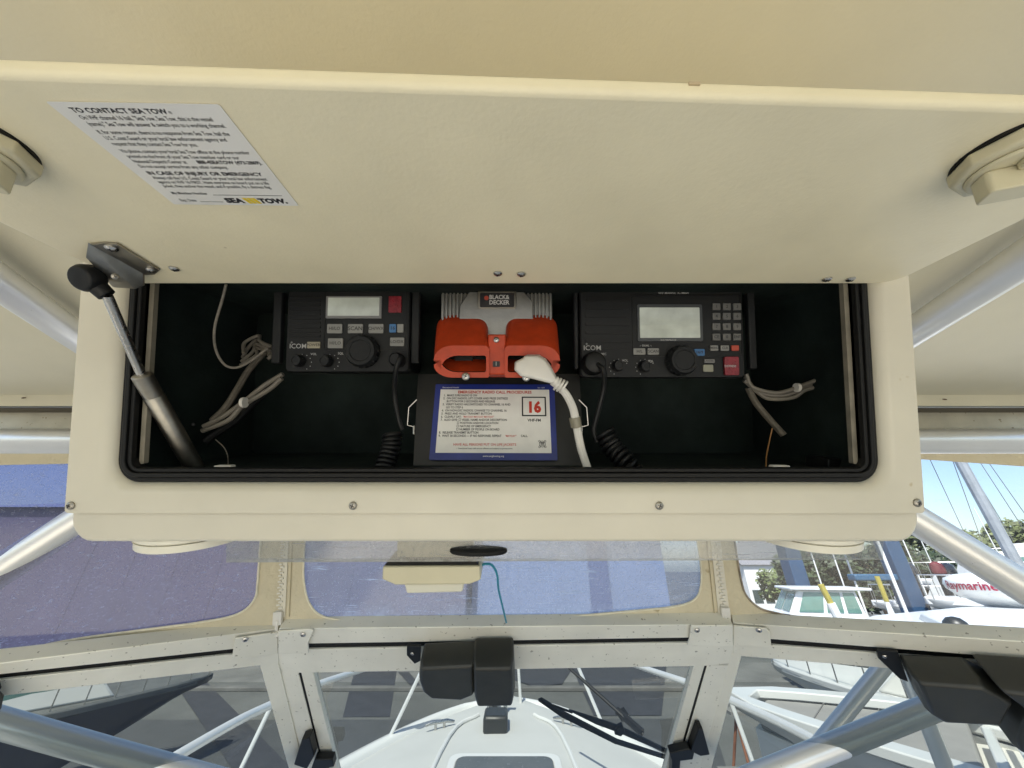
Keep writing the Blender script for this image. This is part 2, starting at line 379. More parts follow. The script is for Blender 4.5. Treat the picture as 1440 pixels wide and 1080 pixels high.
# outer shell (tray) : ring walls + lower facing
b = MB()
out_o = rrect(aL, bBot, aR, .228, (.004, .004, .022, .022), 6)
out_i = rrect(oL - .006, oB - .006, oR + .006, oT + .02, .024, 6)
b.ring(out_o, out_i, FB, .003, DEPTH)
b.build("shell", CREAM, box, bevel=.004, segs=3)
# trim frame, proud of the shell
b = MB()
o1 = rrect(aL + .0005, bSeam, aR - .0005, bTop + .05, (.004, .004, .004, .004), 6)
i0 = rrect(oL - .004, oB - .004, oR + .004, oT + .02, .026, 6); i1 = rrect(oL, oB, oR, oT + .02, .024, 6)
i2 = rrect(oL, oB, oR, oT + .02, .024, 6)
n = len(o1)
A = b.add([FB @ V((x, y, -.004)) for x, y in o1]); A2 = b.add([FB @ V((x, y, .0028)) for x, y in o1])
ia = rrect(oL - .014, oB - .012, oR + .012, oT + .02, .030, 6)
rr = [b.add([FB @ V((x, y, z)) for x, y in q]) for q, z in ((ia, -.004), (rrect(oL - .009, oB - .008, oR + .008, oT + .02, .028, 6), -.0028), (i0, .0005), (i1, .006), (i2, .0028 + .012))]
for k_ in range(n):
    q_ = (k_ + 1) % n
    b.face([A + k_, A + q_, rr[0] + q_, rr[0] + k_]); b.face([A + k_, A2 + k_, A2 + q_, A + q_])
    for u_, v_ in zip(rr, rr[1:]): b.face([u_ + k_, u_ + q_, v_ + q_, v_ + k_])
b.build("trim_frame", CREAM, box, ang=50)
# gasket, ribs
b = MB()
for j, (w0, w1, z) in enumerate(((.0, .005, .004), (.0055, .0100, .0005), (.0105, .0145, .003))):
    b.ring(rrect(oL + w0, oB + w0, oR - w0, oT + .015, .024 - w0, 8), rrect(oL + w1, oB + w1, oR - w1, oT + .012, .024 - w1, 8), FB, z, .016)
b.ring(rrect(oL, oB, oR, oT + .015, .024, 8), rrect(oL + .0145, oB + .0145, oR - .0145, oT + .012, .010, 8), FB, .008, .015)
b.build("gasket", RUB, box, bevel=.0008)
# cream edge of the liner inside the gasket, darkened to look dim
for x0, x1 in ((oL + .0148, oL + .0200), (oR - .0200, oR - .0148)):
    b = MB(); b.prism(rrect(x0, oB + .018, x1, oT + .01, .002, 3), FB, .012, .0175); b.build("liner_edge", mat("dimmed_cream_edge", (.22, .20, .16), .6, var=.3, vscale=30), box)
# dark cavity
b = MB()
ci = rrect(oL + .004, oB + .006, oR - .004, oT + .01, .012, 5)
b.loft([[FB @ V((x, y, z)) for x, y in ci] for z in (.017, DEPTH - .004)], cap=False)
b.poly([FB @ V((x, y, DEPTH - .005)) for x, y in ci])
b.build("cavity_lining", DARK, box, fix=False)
for px in (100, 496.5, 927, 1289.5):
    screw(box, fw(px, 711 if px < 1000 else 707, -.0042), -BN, .0042)
# white drain tabs on the sill
for px in (316, 1096):
    b = MB(); b.prism(fr(px - 12, 654, px + 12, 661.5, .020, .0015), FB, .016, .024); b.build("drain_tab", WPL, box, bevel=.0008)

# ---------------- lid
HG = V((0, FB.translation.y, FB.translation.z)) + BU * fb(720, 400, -.012)[1] + BN * (-.012)
LD = V((0, math.cos(R(193.6)), math.sin(R(193.6)))); LN = V((0, .2351, -.9720))
FL = Matrix((BX, LD, LN)).transposed().to_4x4(); FL.translation = HG; FLi = FL.inverted()
LPL = (HG, LN)
def lw(px, py, h=0): return on(px, py, shift(LPL, h))
def fl(px, py, h=0): q = FLi @ lw(px, py, h); return (q.x, q.y)
e0 = fl(0, 105); e1 = fl(1440, 149); hl = fl(112, 373); hr = fl(1275, 392)
L0 = fl(0, 308); Rr = fl(1440, 307)
xl = (hl[0] + L0[0]) / 2; xr = (hr[0] + Rr[0]) / 2
sl = (e1[1] - e0[1]) / (e1[0] - e0[0])
def edge(x): return e0[1] + sl * (x - e0[0])
lo = []
rc = .022
for cx, cy_, a0 in ((xr - rc, rc, 270), ):
    for i in range(9): a = R(a0 + 90 * i / 8); lo.append((cx + rc * math.cos(a), cy_ + rc * math.sin(a)))
for i in range(9): a = R(90 * i / 8); lo.append((xr - .03 + .03 * math.cos(a), edge(xr) - .03 + .03 * math.sin(a)))
for i in range(9): a = R(90 + 90 * i / 8); lo.append((xl + .03 + .03 * math.cos(a), edge(xl) - .03 + .03 * math.sin(a)))
for i in range(9): a = R(180 + 90 * i / 8); lo.append((xl + rc + rc * math.cos(a), rc + rc * math.sin(a)))
b = MB(); b.prism(lo, FL, -.011, 0); lid = b.build("lid", CREAML, box, bevel=.0035, segs=4)
for px, py in ((245, 377), (700, 384), (733, 385), (1163, 392), (1196, 392)):
    screw(lid, lw(px, py, .0003), LN, .0042, "lid_screw", STEEL)

# turn latches on the lid
def latch(cx, cy_, rot):
    """twist latch: octagonal base, round hub and a slab grip, standing off the lid"""
    q = FLi @ lw(cx, cy_, 0); M = FL @ Matrix.Translation(V((q.x, q.y, 0))) @ Matrix.Rotation(R(rot), 4, 'Z')
    b = MB(); b.lathe([(.0268, 0), (.0268, .0015)], M @ Matrix.Translation((0, .0014, 0)), 40); gk = b.build("latch_gasket", RUB, lid)
    b = MB(); octo = [(.0275 * math.cos(R(22.5 + 45 * k)), .0275 * math.sin(R(22.5 + 45 * k))) for k in range(8)]
    oc2 = [(x * .93, y * .93) for x, y in octo]
    b.loft([[M @ V((x, y, .0015)) for x, y in octo], [M @ V((x, y, .009)) for x, y in octo], [M @ V((x, y, .0105)) for x, y in oc2]])
    b.lathe([(.0215, .0105), (.0215, .0125), (.0200, .0135)], M, 36)
    b.prism(rrect(-.0185, -.0075, .0185, .0075, .003, 4), M, .0135, .028)
    b.prism(rrect(-.006, .0076, .006, .017, .002, 4), M, .0135, .018)
    b.build("latch", PLAS, lid, bevel=.0009)
latch(-38, 196, -22); latch(1422, 215, 22)

# lid contact sticker
def quadframe(bl, br, tl):
    M = frame(bl, br - bl, tl - bl); return M, (br - bl).length, (tl - bl).length
h = .0004
tl_, tr_, br_, bl_ = lw(70, 142, h), lw(315, 147, h), lw(420, 289, h), lw(245, 287, h)
M, W, H = quadframe(bl_, br_, tl_)
W = ((tr_ - tl_).length + (br_ - bl_).length) / 2; H = ((tr_ - br_).length + (tl_ - bl_).length) / 2
st = thing("contact_sticker", bl_, "white paper sticker with black rescue service text and yellow mark, stuck on raised lid", "sticker")
b = MB(); b.prism(rrect(0, 0, W, H, .001, 3), M, 0, .00025); b.build("backing", PAPER, st)
T = MB(); z_ = .0004
def line(T, txt, x, y, size, bold=0, sx=1, ax='LEFT', Mx=None, z=.0004): T.text(txt, (Mx or M) @ Matrix.Translation((x, y, z)), size, ax, bold, sx)
lines = [("TO CONTACT SEA TOW", .925, 1, 0), ("On VHF channel 16 hail, \"Sea Tow, Sea Tow, this is the vessel", .872, 0, 0), ("(name).\" Sea Tow will answer & switch you to a working channel.", .822, 0, 0),
 ("If, for some reason, there is no response from Sea Tow, hail the", .755, 0, 0), ("U.S. Coast Guard or your local law enforcement agency and", .705, 0, 0), ("request that they contact Sea Tow for you.", .655, 0, 0),
 ("Via phone, contact your local Sea Tow office at the phone number", .588, 0, 0), ("printed on the front of your Sea Tow member card or our", .538, 0, 0), ("National Dispatch Center at", .488, 0, 0), ("Do not accept service from any other company.", .438, 0, 0),
 ("IN CASE OF INJURY OR EMERGENCY", .365, 1, 0), ("Always call the U.S. Coast Guard or your local law enforcement", .315, 0, 0), ("agency on VHF 16 FIRST. Have everyone on board put on a life", .268, 0, 0), ("jacket, then anchor the vessel, and if possible, fly a distress flag.", .221, 0, 0),
 ("My Member Number", .135, 0, 0), ("Exp. Date", .045, 0, 0)]
for s_, y, bo, _ in lines:
    if bo: line(T, s_, W * .09, H * y, H * .052, .03, 1.12)
    else: line(T, s_, W * .09, H * y, H * .048, .008, .77)
line(T, "888-4SEATOW (473-2869).", W * .53, H * .488, H * .048, .03, .95)
for (x0, x1, y) in ((.40, .93, .13), (.24, .42, .04)): T.prism([(W * x0, H * y), (W * x1, H * y), (W * x1, H * (y + .004)), (W * x0, H * (y + .004))], M, .0003, .0004)
line(T, "®", W * .66, H * .925, H * .03, .0, 1); line(T, "SEA", W * .45, H * .035, H * .082, .06, 1.2); line(T, "TOW.", W * .715, H * .035, H * .082, .06, 1.15)
T.build("lettering", INK, st, fix=False)
b = MB()
for k_ in range(3):
    x = W * (.595 + .035 * k_); b.prism([(x + W * .03, H * .03), (x + W * .055, H * .03), (x + W * .03, H * .10), (x + W * .005, H * .10)], M, .0005, .0007)
b.build("yellow_mark", INKY, st)

# ---------------- gas strut (bracket on the lid, cylinder down into the box)
gs = thing("gas_strut", fw(270, 655, .07), "gas strut from steel bracket on lid down into left end of box", "gas strut")
def lp(px, py, h): return lw(px, py, h)
b = MB()
flange = [lp(147, 340, .0006), lp(165, 341, .0006), lp(225, 378, .0006), lp(218, 384, .0006), lp(200, 385, .0006), lp(128, 342, .0006)]
b.slab(flange, LN * .0018)
# web standing off the lid, facing the camera
wb = [lp(124, 341, .002), lp(121, 362, .006), lp(158, 403, .018), lp(188, 405, .018), lp(201, 400, .012), lp(201, 384, .002)]
b.slab(wb, V((0, .0018, .0004)))
b.build("bracket", STEELD, gs, bevel=.0007)
for px, py, r_ in ((157, 348, .0048), (212, 379, .0042)): screw(gs, lp(px, py, .0026), LN, r_, "bracket_screw", STEEL)
screw(gs, lp(162, 389, .0195), (EYE - lp(162, 389, .016)).normalized(), .0028, "ball_stud", STEELD)
b = MB(); pA = lp(124, 390, .018) ; pB = pA + (fw(152, 416, -.02) - pA) * 1.0
zA = .345
pA = at_z(124, 391, zA); pB = at_z(151, 416, zA + .008)
b.lathe([(.004, -.009), (.0105, -.008), (.0125, -.004), (.0125, .004), (.0105, .008), (.004, .009)], frame(pA, V((1, 0, 0)), (EYE - pA).cross(V((1, 0, 0)))), 24)
b.tube([pA, pB], [.0085, .0072], 16); b.build("ball_socket", BLK, gs, bevel=.001)
pC = at_z(199, 527, .40); pD = at_z(280, 668, .47)
b = MB(); b.tube([pB, pC], .0042, 16); b.build("rod", STEEL, gs)
dC = (pD - pC).normalized()
b = MB(); b.tube([pC, pC + dC * .001, pC + dC * .026, pC + dC * .0265, pC + dC * .028, pD], [.0082, .0092, .0092, .0086, .0096, .0096], 20)
b.tube([pC + dC * .0002, pC + dC * -.001], [.0085, .006], 16)
b.build("cylinder", STEELD, gs)

# ------------------------------------------------------------------ radios
def key(T, K, rect, c, mats, name, parent, txt=None, r=.0012, th=.0022):
    b = MB(); b.prism(fr(*rect, c, r, 3), FB, c - th, c); o = b.build(name, mats, parent, bevel=.0004)
    if txt:
        x, y = fb((rect[0] + rect[2]) / 2, (rect[1] + rect[3]) / 2, c); hgt = (fb(0, rect[1], c)[1] - fb(0, rect[3], c)[1])
        wd = fb(rect[2], rect[1], c)[0] - fb(rect[0], rect[1], c)[0]
        K.text(txt, FB @ Matrix.Translation((x, y, c - th - .0002)) @ Matrix.Scale(-1, 4, (0, 0, 1)), min(hgt * .62, wd / max(1, len(txt)) * 1.5), 'CENTER', .012, 1, 'CENTER')
    return o
def ftext(T, txt, px, py, c, size, bold=.01, sx=1, ax='CENTER'):
    x, y = fb(px, py, c); T.text(txt, FB @ Matrix.Translation((x, y, c)), size, ax, bold, sx, 'CENTER')
def knob(parent, px, py, c, r, h, inner=.6, m=BLKG, name="knob"):
    x, y = fb(px, py, c); Mk = FB @ Matrix.Translation((x, y, c)) @ Matrix.Rotation(math.pi, 4, 'X')
    b = MB(); b.lathe([(r, 0), (r, h * .55), (r * .93, h * .8), (r * .86, h), (r * inner, h), (r * (inner - .05), h * .93), (.0003, h * .93)], Mk, 36)
    for k_ in range(18):
        a = 2 * math.pi * k_ / 18; b.box((r * math.cos(a), r * math.sin(a), h * .35), (r * .06, r * .06, h * .6), Mk)
    return b.build(name, m, parent)
def radio_case(t, x0, y0, x1, y1, c, br):
    o = fr(x0, y0, x1, y1, c, .006, 5)
    b = MB(); cx = sum(p[0] for p in o) / len(o); cy_ = sum(p[1] for p in o) / len(o)
    sh = lambda s: [(cx + (x - cx) * s, cy_ + (y - cy_) * s) for x, y in o]
    b.loft([[FB @ V((x, y, z)) for x, y in q] for q, z in ((sh(.985), c), (o, c + .002), (o, c + .014), (sh(.93), c + .02), (sh(.90), c + .095))])
    b.build("case", BLKG, t)
    for (p0, p1) in br:
        b = MB(); q = fr(p0, y0 + 6, p1, y1 - 12, c + .004, .002, 3); b.prism(q, FB, c + .002, c + .012); b.build("mounting_bracket", BLKG, t, bevel=.0015)

# left radio
C0 = .088
rl = thing("marine_radio", fw(490, 525, C0), "smaller dark marine radio with wide shallow display, left of the orange inverter", "radio", "marine radios in the overhead box")
radio_case(rl, 403, 399, 576, 523, C0, ((384, 396), (579, 590)))
b = MB()
for i in range(10):
    y = 416 + i * 6.1; b.prism(fr(407, y, 451, y + 3.0, C0, .0006, 2), FB, C0 - .0012, C0 + .0002)
b.build("speaker_grille", BLK, rl)
b = MB(); b.ring(fr(456, 409, 573, 493, C0, .003, 4), fr(457.5, 410.5, 571.5, 491.5, C0, .003, 4), FB, C0 - .0008, C0 + .0003); b.build("panel_groove", BLK, rl)
b = MB(); b.prism(fr(459, 417, 537, 448, C0, .001), FB, C0 - .0015, C0); bz = b.build("display_bezel", mat("bezel_grey", (.2, .2, .2), .4), rl)
b = MB(); b.prism(fr(462, 419, 534, 444.5, C0, .0005), FB, C0 - .0019, C0 - .0014); b.build("display", LCD, bz)
K = MB()
key(K, K, (547, 417, 565, 440), C0, KEYRD, "distress_cover", rl)
for i, (x0, tx) in enumerate(((461, "HI/LO"), (490, "SCAN"), (519, "CH/WX"))): key(K, K, (x0, 456, x0 + 21, 469), C0, KEY, "key", rl, tx)
key(K, K, (548, 456, 557.5, 468), C0, KEYB, "blue_key", rl, "16"); key(K, K, (559, 456, 568, 468), C0, KEY, "key", rl)
key(K, K, (462, 476, 483, 490), C0, KEY, "key", rl, "HI/LO"); key(K, K, (549, 475, 569, 487), C0, KEY, "key", rl, "LO/DX"); key(K, K, (433, 481, 451, 490), C0, mat("tan_key", (.35, .32, .24), .5), "key", rl, "POWER", .0008)
K.build("key_lettering", INK, rl, fix=False)
T = MB(); ftext(T, "ICOM", 419, 487, C0 - .0004, .0090, .004); ftext(T, "°", 410, 484, C0 - .0004, .0080, .004); ftext(T, "VOL", 441, 498, C0 - .0004, .0042); ftext(T, "SQL", 479, 497, C0 - .0004, .0042); ftext(T, "VHF MARINE  IC-M504", 496, 401.5, C0 - .0004, .0036)
for kx in (422, 461):
    for k_ in range(8):
        a = R(-60 + 30 * k_); ftext(T, ".", kx + 3 + 13 * math.cos(a), 507 - 11 * math.sin(a), C0 - .0004, .009)
T.build("lettering", mat("radio_print", (.45, .45, .45), .5), rl, fix=False)
knob(rl, 422, 508, C0, .0078, .012); knob(rl, 461, 508, C0, .0078, .012); knob(rl, 512, 495, C0, .0215, .014, .66)
# right radio
C1 = .090
r2 = thing("marine_radio", fw(930, 532, C1), "wider dark marine radio with numeric keypad, right of the orange inverter", "radio", "marine radios in the overhead box")
radio_case(r2, 816, 403, 1046, 531, C1, ((807, 813), (1052, 1062)))
b = MB()
for i in range(6):
    y = 417 + i * 11.6; b.prism(fr(823, y, 885, y + 6.5, C1, .002, 3), FB, C1 - .0012, C1 + .0002)
b.prism(fr(846, 484, 884, 490.5, C1, .002, 3), FB, C1 - .0012, C1 + .0002)
b.build("speaker_grille", BLK, r2)
b = MB(); b.ring(fr(889, 414, 1043, 501, C1, .003, 4), fr(890.5, 415.5, 1041.5, 499.5, C1, .003, 4), FB, C1 - .0008, C1 + .0003); b.build("panel_groove", BLK, r2)
b = MB(); b.prism(fr(896, 428.5, 987, 480, C1, .002), FB, C1 - .0018, C1); bz = b.build("display_bezel", mat("bezel_dark", (.06, .065, .07), .3), r2)
b = MB(); b.prism(fr(899, 433, 983, 475.5, C1, .001), FB, C1 - .0023, C1 - .0017); b.build("display", LCD, bz)
K = MB()
for j, y in enumerate((427, 440.5, 455, 469.5)):
    for i, x in enumerate((1001, 1015.5, 1030)):
        tx = [["1", "2", "3"], ["4", "5", "6"], ["7", "8", "9"], ["CE", "0", "ENT"]][j][i]
        key(K, K, (x, y, x + 11, y + 9.5), C1, mat("keypad_key", (.13, .13, .125), .5), "key", r2, tx, .0008)
key(K, K, (998, 486, 1009, 493.5), C1, KEY, "key", r2, "MENU", .0008); key(K, K, (1012.5, 486, 1024, 493.5), C1, KEY, "key", r2, "CLR", .0008); key(K, K, (1027.5, 486, 1038, 493.5), C1, KEYR, "red_key", r2, None, .0008)
key(K, K, (890, 490, 907, 499), C1, KEY, "key", r2, "H/L"); key(K, K, (910, 490, 926, 499), C1, KEY, "key", r2, "SCAN"); key(K, K, (975, 491, 990, 500.5), C1, KEYB, "blue_key", r2, "16/9")
key(K, K, (989.5, 505.5, 1004, 510.5), C1, mat("bezel_grey", (.2, .2, .2), .4), "label_plate", r2, "POWER", .0008); key(K, K, (988, 513, 1002, 523), C1, mat("pale_key", (.28, .28, .22), .5), "key", r2)
key(K, K, (1017, 502, 1037, 528), C1, KEYRD, "distress_cover", r2, None, .002, .004)
K.build("key_lettering", INK, r2, fix=False)
T = MB(); ftext(T, "ICOM", 833, 489.5, C1 - .0004, .0094, .004); ftext(T, "°", 825, 486, C1 - .0004, .0080, .004); ftext(T, "MIC", 849, 498, C1 - .0004, .0042); ftext(T, "VOL", 879, 507, C1 - .0004, .0042); ftext(T, "SQL", 915, 508, C1 - .0004, .0042); ftext(T, "VHF MARINE  IC-M604", 947, 412, C1 - .0004, .0042)
ftext(T, "┌ DUAL ┐", 908, 486, C1 - .0004, .0036); ftext(T, "WATERPROOF", 940, 478.3, C1 - .0026, .0032); ftext(T, "DISTRESS", 1027, 515, C1 - .0046, .0038, .02)
for kx in (868, 905):
    for k_ in range(8):
        a = R(-60 + 30 * k_); ftext(T, ".", kx + 2 - 13 * math.cos(a), 514 - 11 * math.sin(a), C1 - .0004, .009)
T.build("lettering", mat("radio_print", (.45, .45, .45), .5), r2, fix=False)
knob(r2, 868, 515, C1, .0074, .012); knob(r2, 905, 516, C1, .0074, .012); knob(r2, 956, 508, C1, .0195, .015, .68)
x, y = fb(833, 512, C1)
b = MB(); b.lathe([(.0155, 0), (.0155, .012), (.013, .02), (.009, .022)], FB @ Matrix.Translation((x, y, C1)) @ Matrix.Rotation(math.pi, 4, 'X'), 24); b.build("mic_connector", BLK, r2)

def coil(pts, r, wr, turns, k=14):
    path = smooth(pts, 10); N = int(turns * k); out = []
    L = [0]
    for a, c in zip(path, path[1:]): L.append(L[-1] + (c - a).length)
    up = V((.3, .2, 1)).normalized()
    for i in range(N + 1):
        s_ = L[-1] * i / N; j = max(q for q in range(len(L)) if L[q] <= s_ + 1e-9); j = min(j, len(path) - 2)
        t_ = (s_ - L[j]) / max(1e-9, L[j + 1] - L[j]); p = path[j].lerp(path[j + 1], t_); d = (path[j + 1] - path[j]).normalized()
        u1 = (up - d * up.dot(d)).normalized(); u2 = d.cross(u1); a = 2 * math.pi * i / k
        out.append(p + (u1 * math.cos(a) + u2 * math.sin(a)) * r)
    return out
mc = thing("microphone_cord", fw(548, 662, .07), "coiled black microphone cord hanging below the smaller radio", "cord", "microphone cords of the radios")
b = MB(); cpts = [fw(561, 508, C0 - .016), fw(563, 503, C0 - .03), fw(557, 520, C0 - .03), fw(555, 555, C0 - .012), fw(561, 590, C0 - .01), fw(566, 604, C0 - .008)]
b.tube(cpts, .0032, 10, sm=6); b.tube(coil([fw(552, 610, .075), fw(550, 630, .07), fw(541, 655, .06), fw(538, 668, .055)], .0098, .0022, 9), .0027, 8); b.build("cord", BLK, mc)
x, y = fb(561, 507, C0); b = MB(); b.lathe([(.0095, 0), (.0095, .012), (.007, .016)], FB @ Matrix.Translation((x, y, C0)) @ Matrix.Rotation(math.pi, 4, 'X'), 20); b.build("plug", BLK, mc)
mc = thing("microphone_cord", fw(880, 662, .07), "coiled black microphone cord hanging below the radio with the keypad", "cord", "microphone cords of the radios")
b = MB(); b.tube([fw(840, 512, C1 - .02), fw(849, 522, C1 - .026), fw(849, 545, C1 - .015), fw(842, 575, C1 - .01), fw(835, 605, C1 - .01), fw(840, 622, C1 - .012)], .0032, 10, sm=6)
b.tube(coil([fw(850, 608, .075), fw(862, 630, .068), fw(882, 652, .055), fw(894, 668, .05)], .0105, .0024, 9), .0029, 8); b.build("cord", BLK, mc)

# ------------------------------------------------------------------ inverter
iv = thing("power_inverter", fw(698, 530, .06), "silver power inverter with two orange socket hoods between the radios", "power inverter")
b = MB()
prof = fr(621, 380, 776, 470, .10, .004, 4)
b.prism(prof, FB, .098, .17)
for i in range(7):
    for s_ in (0, 1):
        x = (623 + i * 5.2) if s_ == 0 else (774 - i * 5.2); q = fr(x - 1.2, 380, x + 1.2, 470, .094, .0004, 2); b.prism(q, FB, .093, .099)
b.build("body", INVS, iv, bevel=.001)
b = MB()
pl_ = [fb(*p, .092) for p in ((664, 405), (733, 405), (750, 425), (750, 462), (714, 470), (710, 475), (686, 475), (682, 468), (645, 462), (646, 430))]
b.prism(pl_, FB, .090, .097); b.build("faceplate", INVS, iv, bevel=.0015)
b = MB(); b.prism(fr(672, 407, 726, 434, .09, .003, 4), FB, .087, .0905); bd = b.build("badge", STEELD, iv, bevel=.0008)
b = MB(); b.prism(fr(675, 412, 723, 432, .0865, .0015, 4), FB, .0862, .0872); b.build("badge_plate", INK, bd)
T = MB(); ftext(T, "BLACK&", 702, 418, .0858, .0080, .025, .9); ftext(T, "DECKER", 702, 425.5, .0858, .0080, .025, .9)
T.build("badge_lettering", mat("badge_print", (.6, .6, .6), .5), bd, fix=False)
b = MB(); x, y = fb(684, 419, .0858); b.prism(circ(x, y, .003, 16), FB, .0855, .0862); b.build("badge_dot", KEYR, bd)
def lobe(x0, x1, mir):
    def pl(z, pts): return [FB @ V((*fb(px if not mir else (1397.5 - px), py, z), z)) for px, py in pts]
    def outl(xa, xb, ya, yb, r1, r2):   # px-space outline: big outer radius
        o = []
        for cx, cy_, a0, rr in ((xa + r1, ya + r1 * .8, 180, r1), (xb - r2, ya + r2, 270, r2), (xb - 3, yb - 3, 0, 3), (xa + r1, yb - r1 * .7, 90, r1)):
            for i in range(7):
                a = R(a0 + 90 * i / 6); ky = .8 if (rr == r1 and a0 == 180) else (.7 if rr == r1 else 1)
                o.append((cx + rr * math.cos(a), cy_ + rr * math.sin(a) * ky))
        return o
    back = pl(.098, outl(614, 686, 443, 500, 22, 16)); mid = pl(.070, outl(612, 687, 462, 512, 24, 12)); fro = pl(.050, outl(610, 688, 486, 531, 26, 7))
    fin = pl(.050, outl(620, 683.5, 500, 523.5, 24, 3)); deep = pl(.085, outl(622, 683, 497, 519, 22, 3))
    b = MB(); b.use(ORNG); b.loft([back, mid, fro], cap=False)
    A = b.add(fro); B_ = b.add(fin); C_ = b.add(deep); n_ = len(fro)
    for k_ in range(n_):
        q_ = (k_ + 1) % n_; b.use(ORNG); b.face([A + k_, A + q_, B_ + q_, B_ + k_]); b.use(BLK); b.face([B_ + k_, B_ + q_, C_ + q_, C_ + k_])
    b.build("socket_hood", ORNG, iv, ang=40)
    b = MB(); b.poly(deep); b.loft([deep, [p + BN * .004 for p in deep]])
    q = [FB @ V((*fb(px if not mir else (1397.5 - px), py, .084), .084)) for px, py in ((640, 500), (665, 500), (665, 517), (640, 517))]
    b.slab(q, -BN * .003); b.build("socket", BLK, iv)
    # seam line round the hood
    s1 = pl(.0565, outl(610.6, 687.9, 483.3 - 1.2, 529, 26, 7))
    b = MB(); b.tube(s1[4:15], .0005, 6); b.build("hood_seam", mat("dark_orange_seam", (.15, .02, .01), .6), iv)
lobe(0, 0, False); lobe(0, 0, True)
b = MB(); b.prism(fr(686, 470, 711.5, 527, .055, .002, 3), FB, .054, .095); b.build("bridge", ORNG, iv, bevel=.002)
b = MB(); b.prism(fr(693, 508, 703, 516, .0535, .0008, 2), FB, .0528, .0538); b.build("switch", INK, iv)
b = MB(); b.prism(fr(697, 508.5, 698.5, 514.5, .0528, .0003, 2), FB, .052, .0529); b.build("switch_mark", KEY, iv)
for px, py, c in ((698, 478, .0535), (655, 529.5, .047), (740, 531, .047)): screw(iv, fw(px, py, c), -BN, .0048 if py > 500 else .0035, "screw", STEEL)

# black panel and the emergency placard
pn = MB(); pn.poly([fw(588, 528, .118), fw(815, 528, .118), fw(822, 672, .072), fw(580, 672, .072)])
pn = MB(); Q = [fw(588, 526, .118), fw(815, 526, .118), fw(822, 674, .074), fw(580, 674, .074)]; pn.slab(Q, BN * .03)
pnl = pn.build("placard_panel", mat("black_panel", (.008, .008, .007), .5, bump=.2, bscale=200), box)
tl_, bl_, br_ = fw(612, 540.5, .1105), fw(603.5, 647, .0765), fw(784, 647.5, .0765)
M, W, H = quadframe(bl_, br_, tl_)
H = (tl_ - bl_).dot((M.to_3x3() @ V((0, 1, 0))))
sg = thing("radio_procedure_placard", bl_, "blue bordered white placard of emergency radio call procedures with red 16", "placard")
b = MB(); b.prism(rrect(0, 0, W, H, .0015, 3), M, 0, .0006); b.build("border", INKB, sg)
b = MB(); b.prism(rrect(W * .045, H * .088, W * .955, H * .925, .0005, 2), M, .0006, .0009); b.build("backing", PAPER2, sg)
T = MB(); zz = .0011; L_ = W * .095
rows = ["1.  MAKE SURE RADIO IS ON", "2.  ON DSC RADIOS, LIFT COVER AND PRESS DISTRESS", "     BUTTON FOR 3 SECONDS AND RELEASE", "3.  VERIFY RADIO HAS SWITCHED TO CHANNEL 16 AND", "     GO TO STEP 6", "4.  ON NON-DSC RADIOS, CHANGE TO CHANNEL 16", "5.  PRESS AND HOLD TRANSMIT BUTTON", "6.  CLEARLY SAY: ", "7.  ALSO GIVE: □ VESSEL NAME AND/OR DESCRIPTION", "                      □ POSITION AND/OR LOCATION", "                      □ NATURE OF EMERGENCY", "                      □ NUMBER OF PEOPLE ON BOARD", "8.  RELEASE TRANSMIT BUTTON", "9.  WAIT 30 SECONDS — IF NO RESPONSE, REPEAT"]
for i, s_ in enumerate(rows): line(T, s_, W * (.075 - .0012 * i), H * (.828 - .0415 * i), H * .040, .022, .86, Mx=M, z=zz)
line(T, "CALL.", W * .715, H * (.828 - .0415 * 13), H * .040, .022, .86, Mx=M, z=zz)
line(T, "VHF-FM", W * .825, H * .49, H * .05, .025, 1, 'CENTER', M, zz)
line(T, "•  Intentional hoax calls are an offense and subject to prosecution.", W * .43, H * .135, H * .026, .012, 1, 'CENTER', M, zz)
T.ring(rrect(W * .725, H * .56, W * .925, H * .825, .0005, 2), rrect(W * .736, H * .576, W * .914, H * .809, .0005, 2), M, zz - .0001, zz + .0001)
T.build("black_lettering", INK, sg, fix=False)
T = MB(); line(T, "EMERGENCY RADIO CALL PROCEDURES", W * .50, H * .870, H * .052, .03, 1.02, 'CENTER', M, zz)
T.build("heading_lettering", INKR, sg, fix=False); T = MB()
line(T, "16", W * .825, H * .615, H * .20, .05, .9, 'CENTER', M, zz); T.build("channel_number", INKR, sg, fix=False); T = MB(); line(T, "\"MAYDAY MAYDAY MAYDAY\"", W * .245, H * (.828 - .0415 * 7), H * .036, .01, .82, Mx=M, z=zz); line(T, "\"MAYDAY\"", W * .59, H * (.828 - .0415 * 13), H * .036, .01, .82, Mx=M, z=zz)
line(T, "HAVE ALL PERSONS PUT ON LIFE JACKETS", W * .43, H * .178, H * .042, .012, .98, 'CENTER', M, zz)
T.build("red_lettering", INKR, sg, fix=False)
T = MB(); line(T, "Recreational Vessels", W * .06, H * .945, H * .026, .01, 1, Mx=M, z=.0008); line(T, "www.uscgboating.org", W * .5, H * .04, H * .03, .01, 1, 'CENTER', M, .0008); line(T, "Rev. 5/09", W * .86, H * .945, H * .024, .01, 1, Mx=M, z=.0008)
T.build("white_lettering", INKW, sg, fix=False)
b = MB()   # little crest
cx, cy_ = W * .885, H * .20
b.ring(circ(cx, cy_, .0042, 20), circ(cx, cy_, .0036, 20), M, zz - .0001, zz + .0001)
for a in (45, 135, 225, 315): b.ring(circ(cx + .0052 * math.cos(R(a)), cy_ + .0052 * math.sin(R(a)), .0014, 10), circ(cx + .0052 * math.cos(R(a)), cy_ + .0052 * math.sin(R(a)), .0009, 10), M, zz - .0001, zz + .0001)
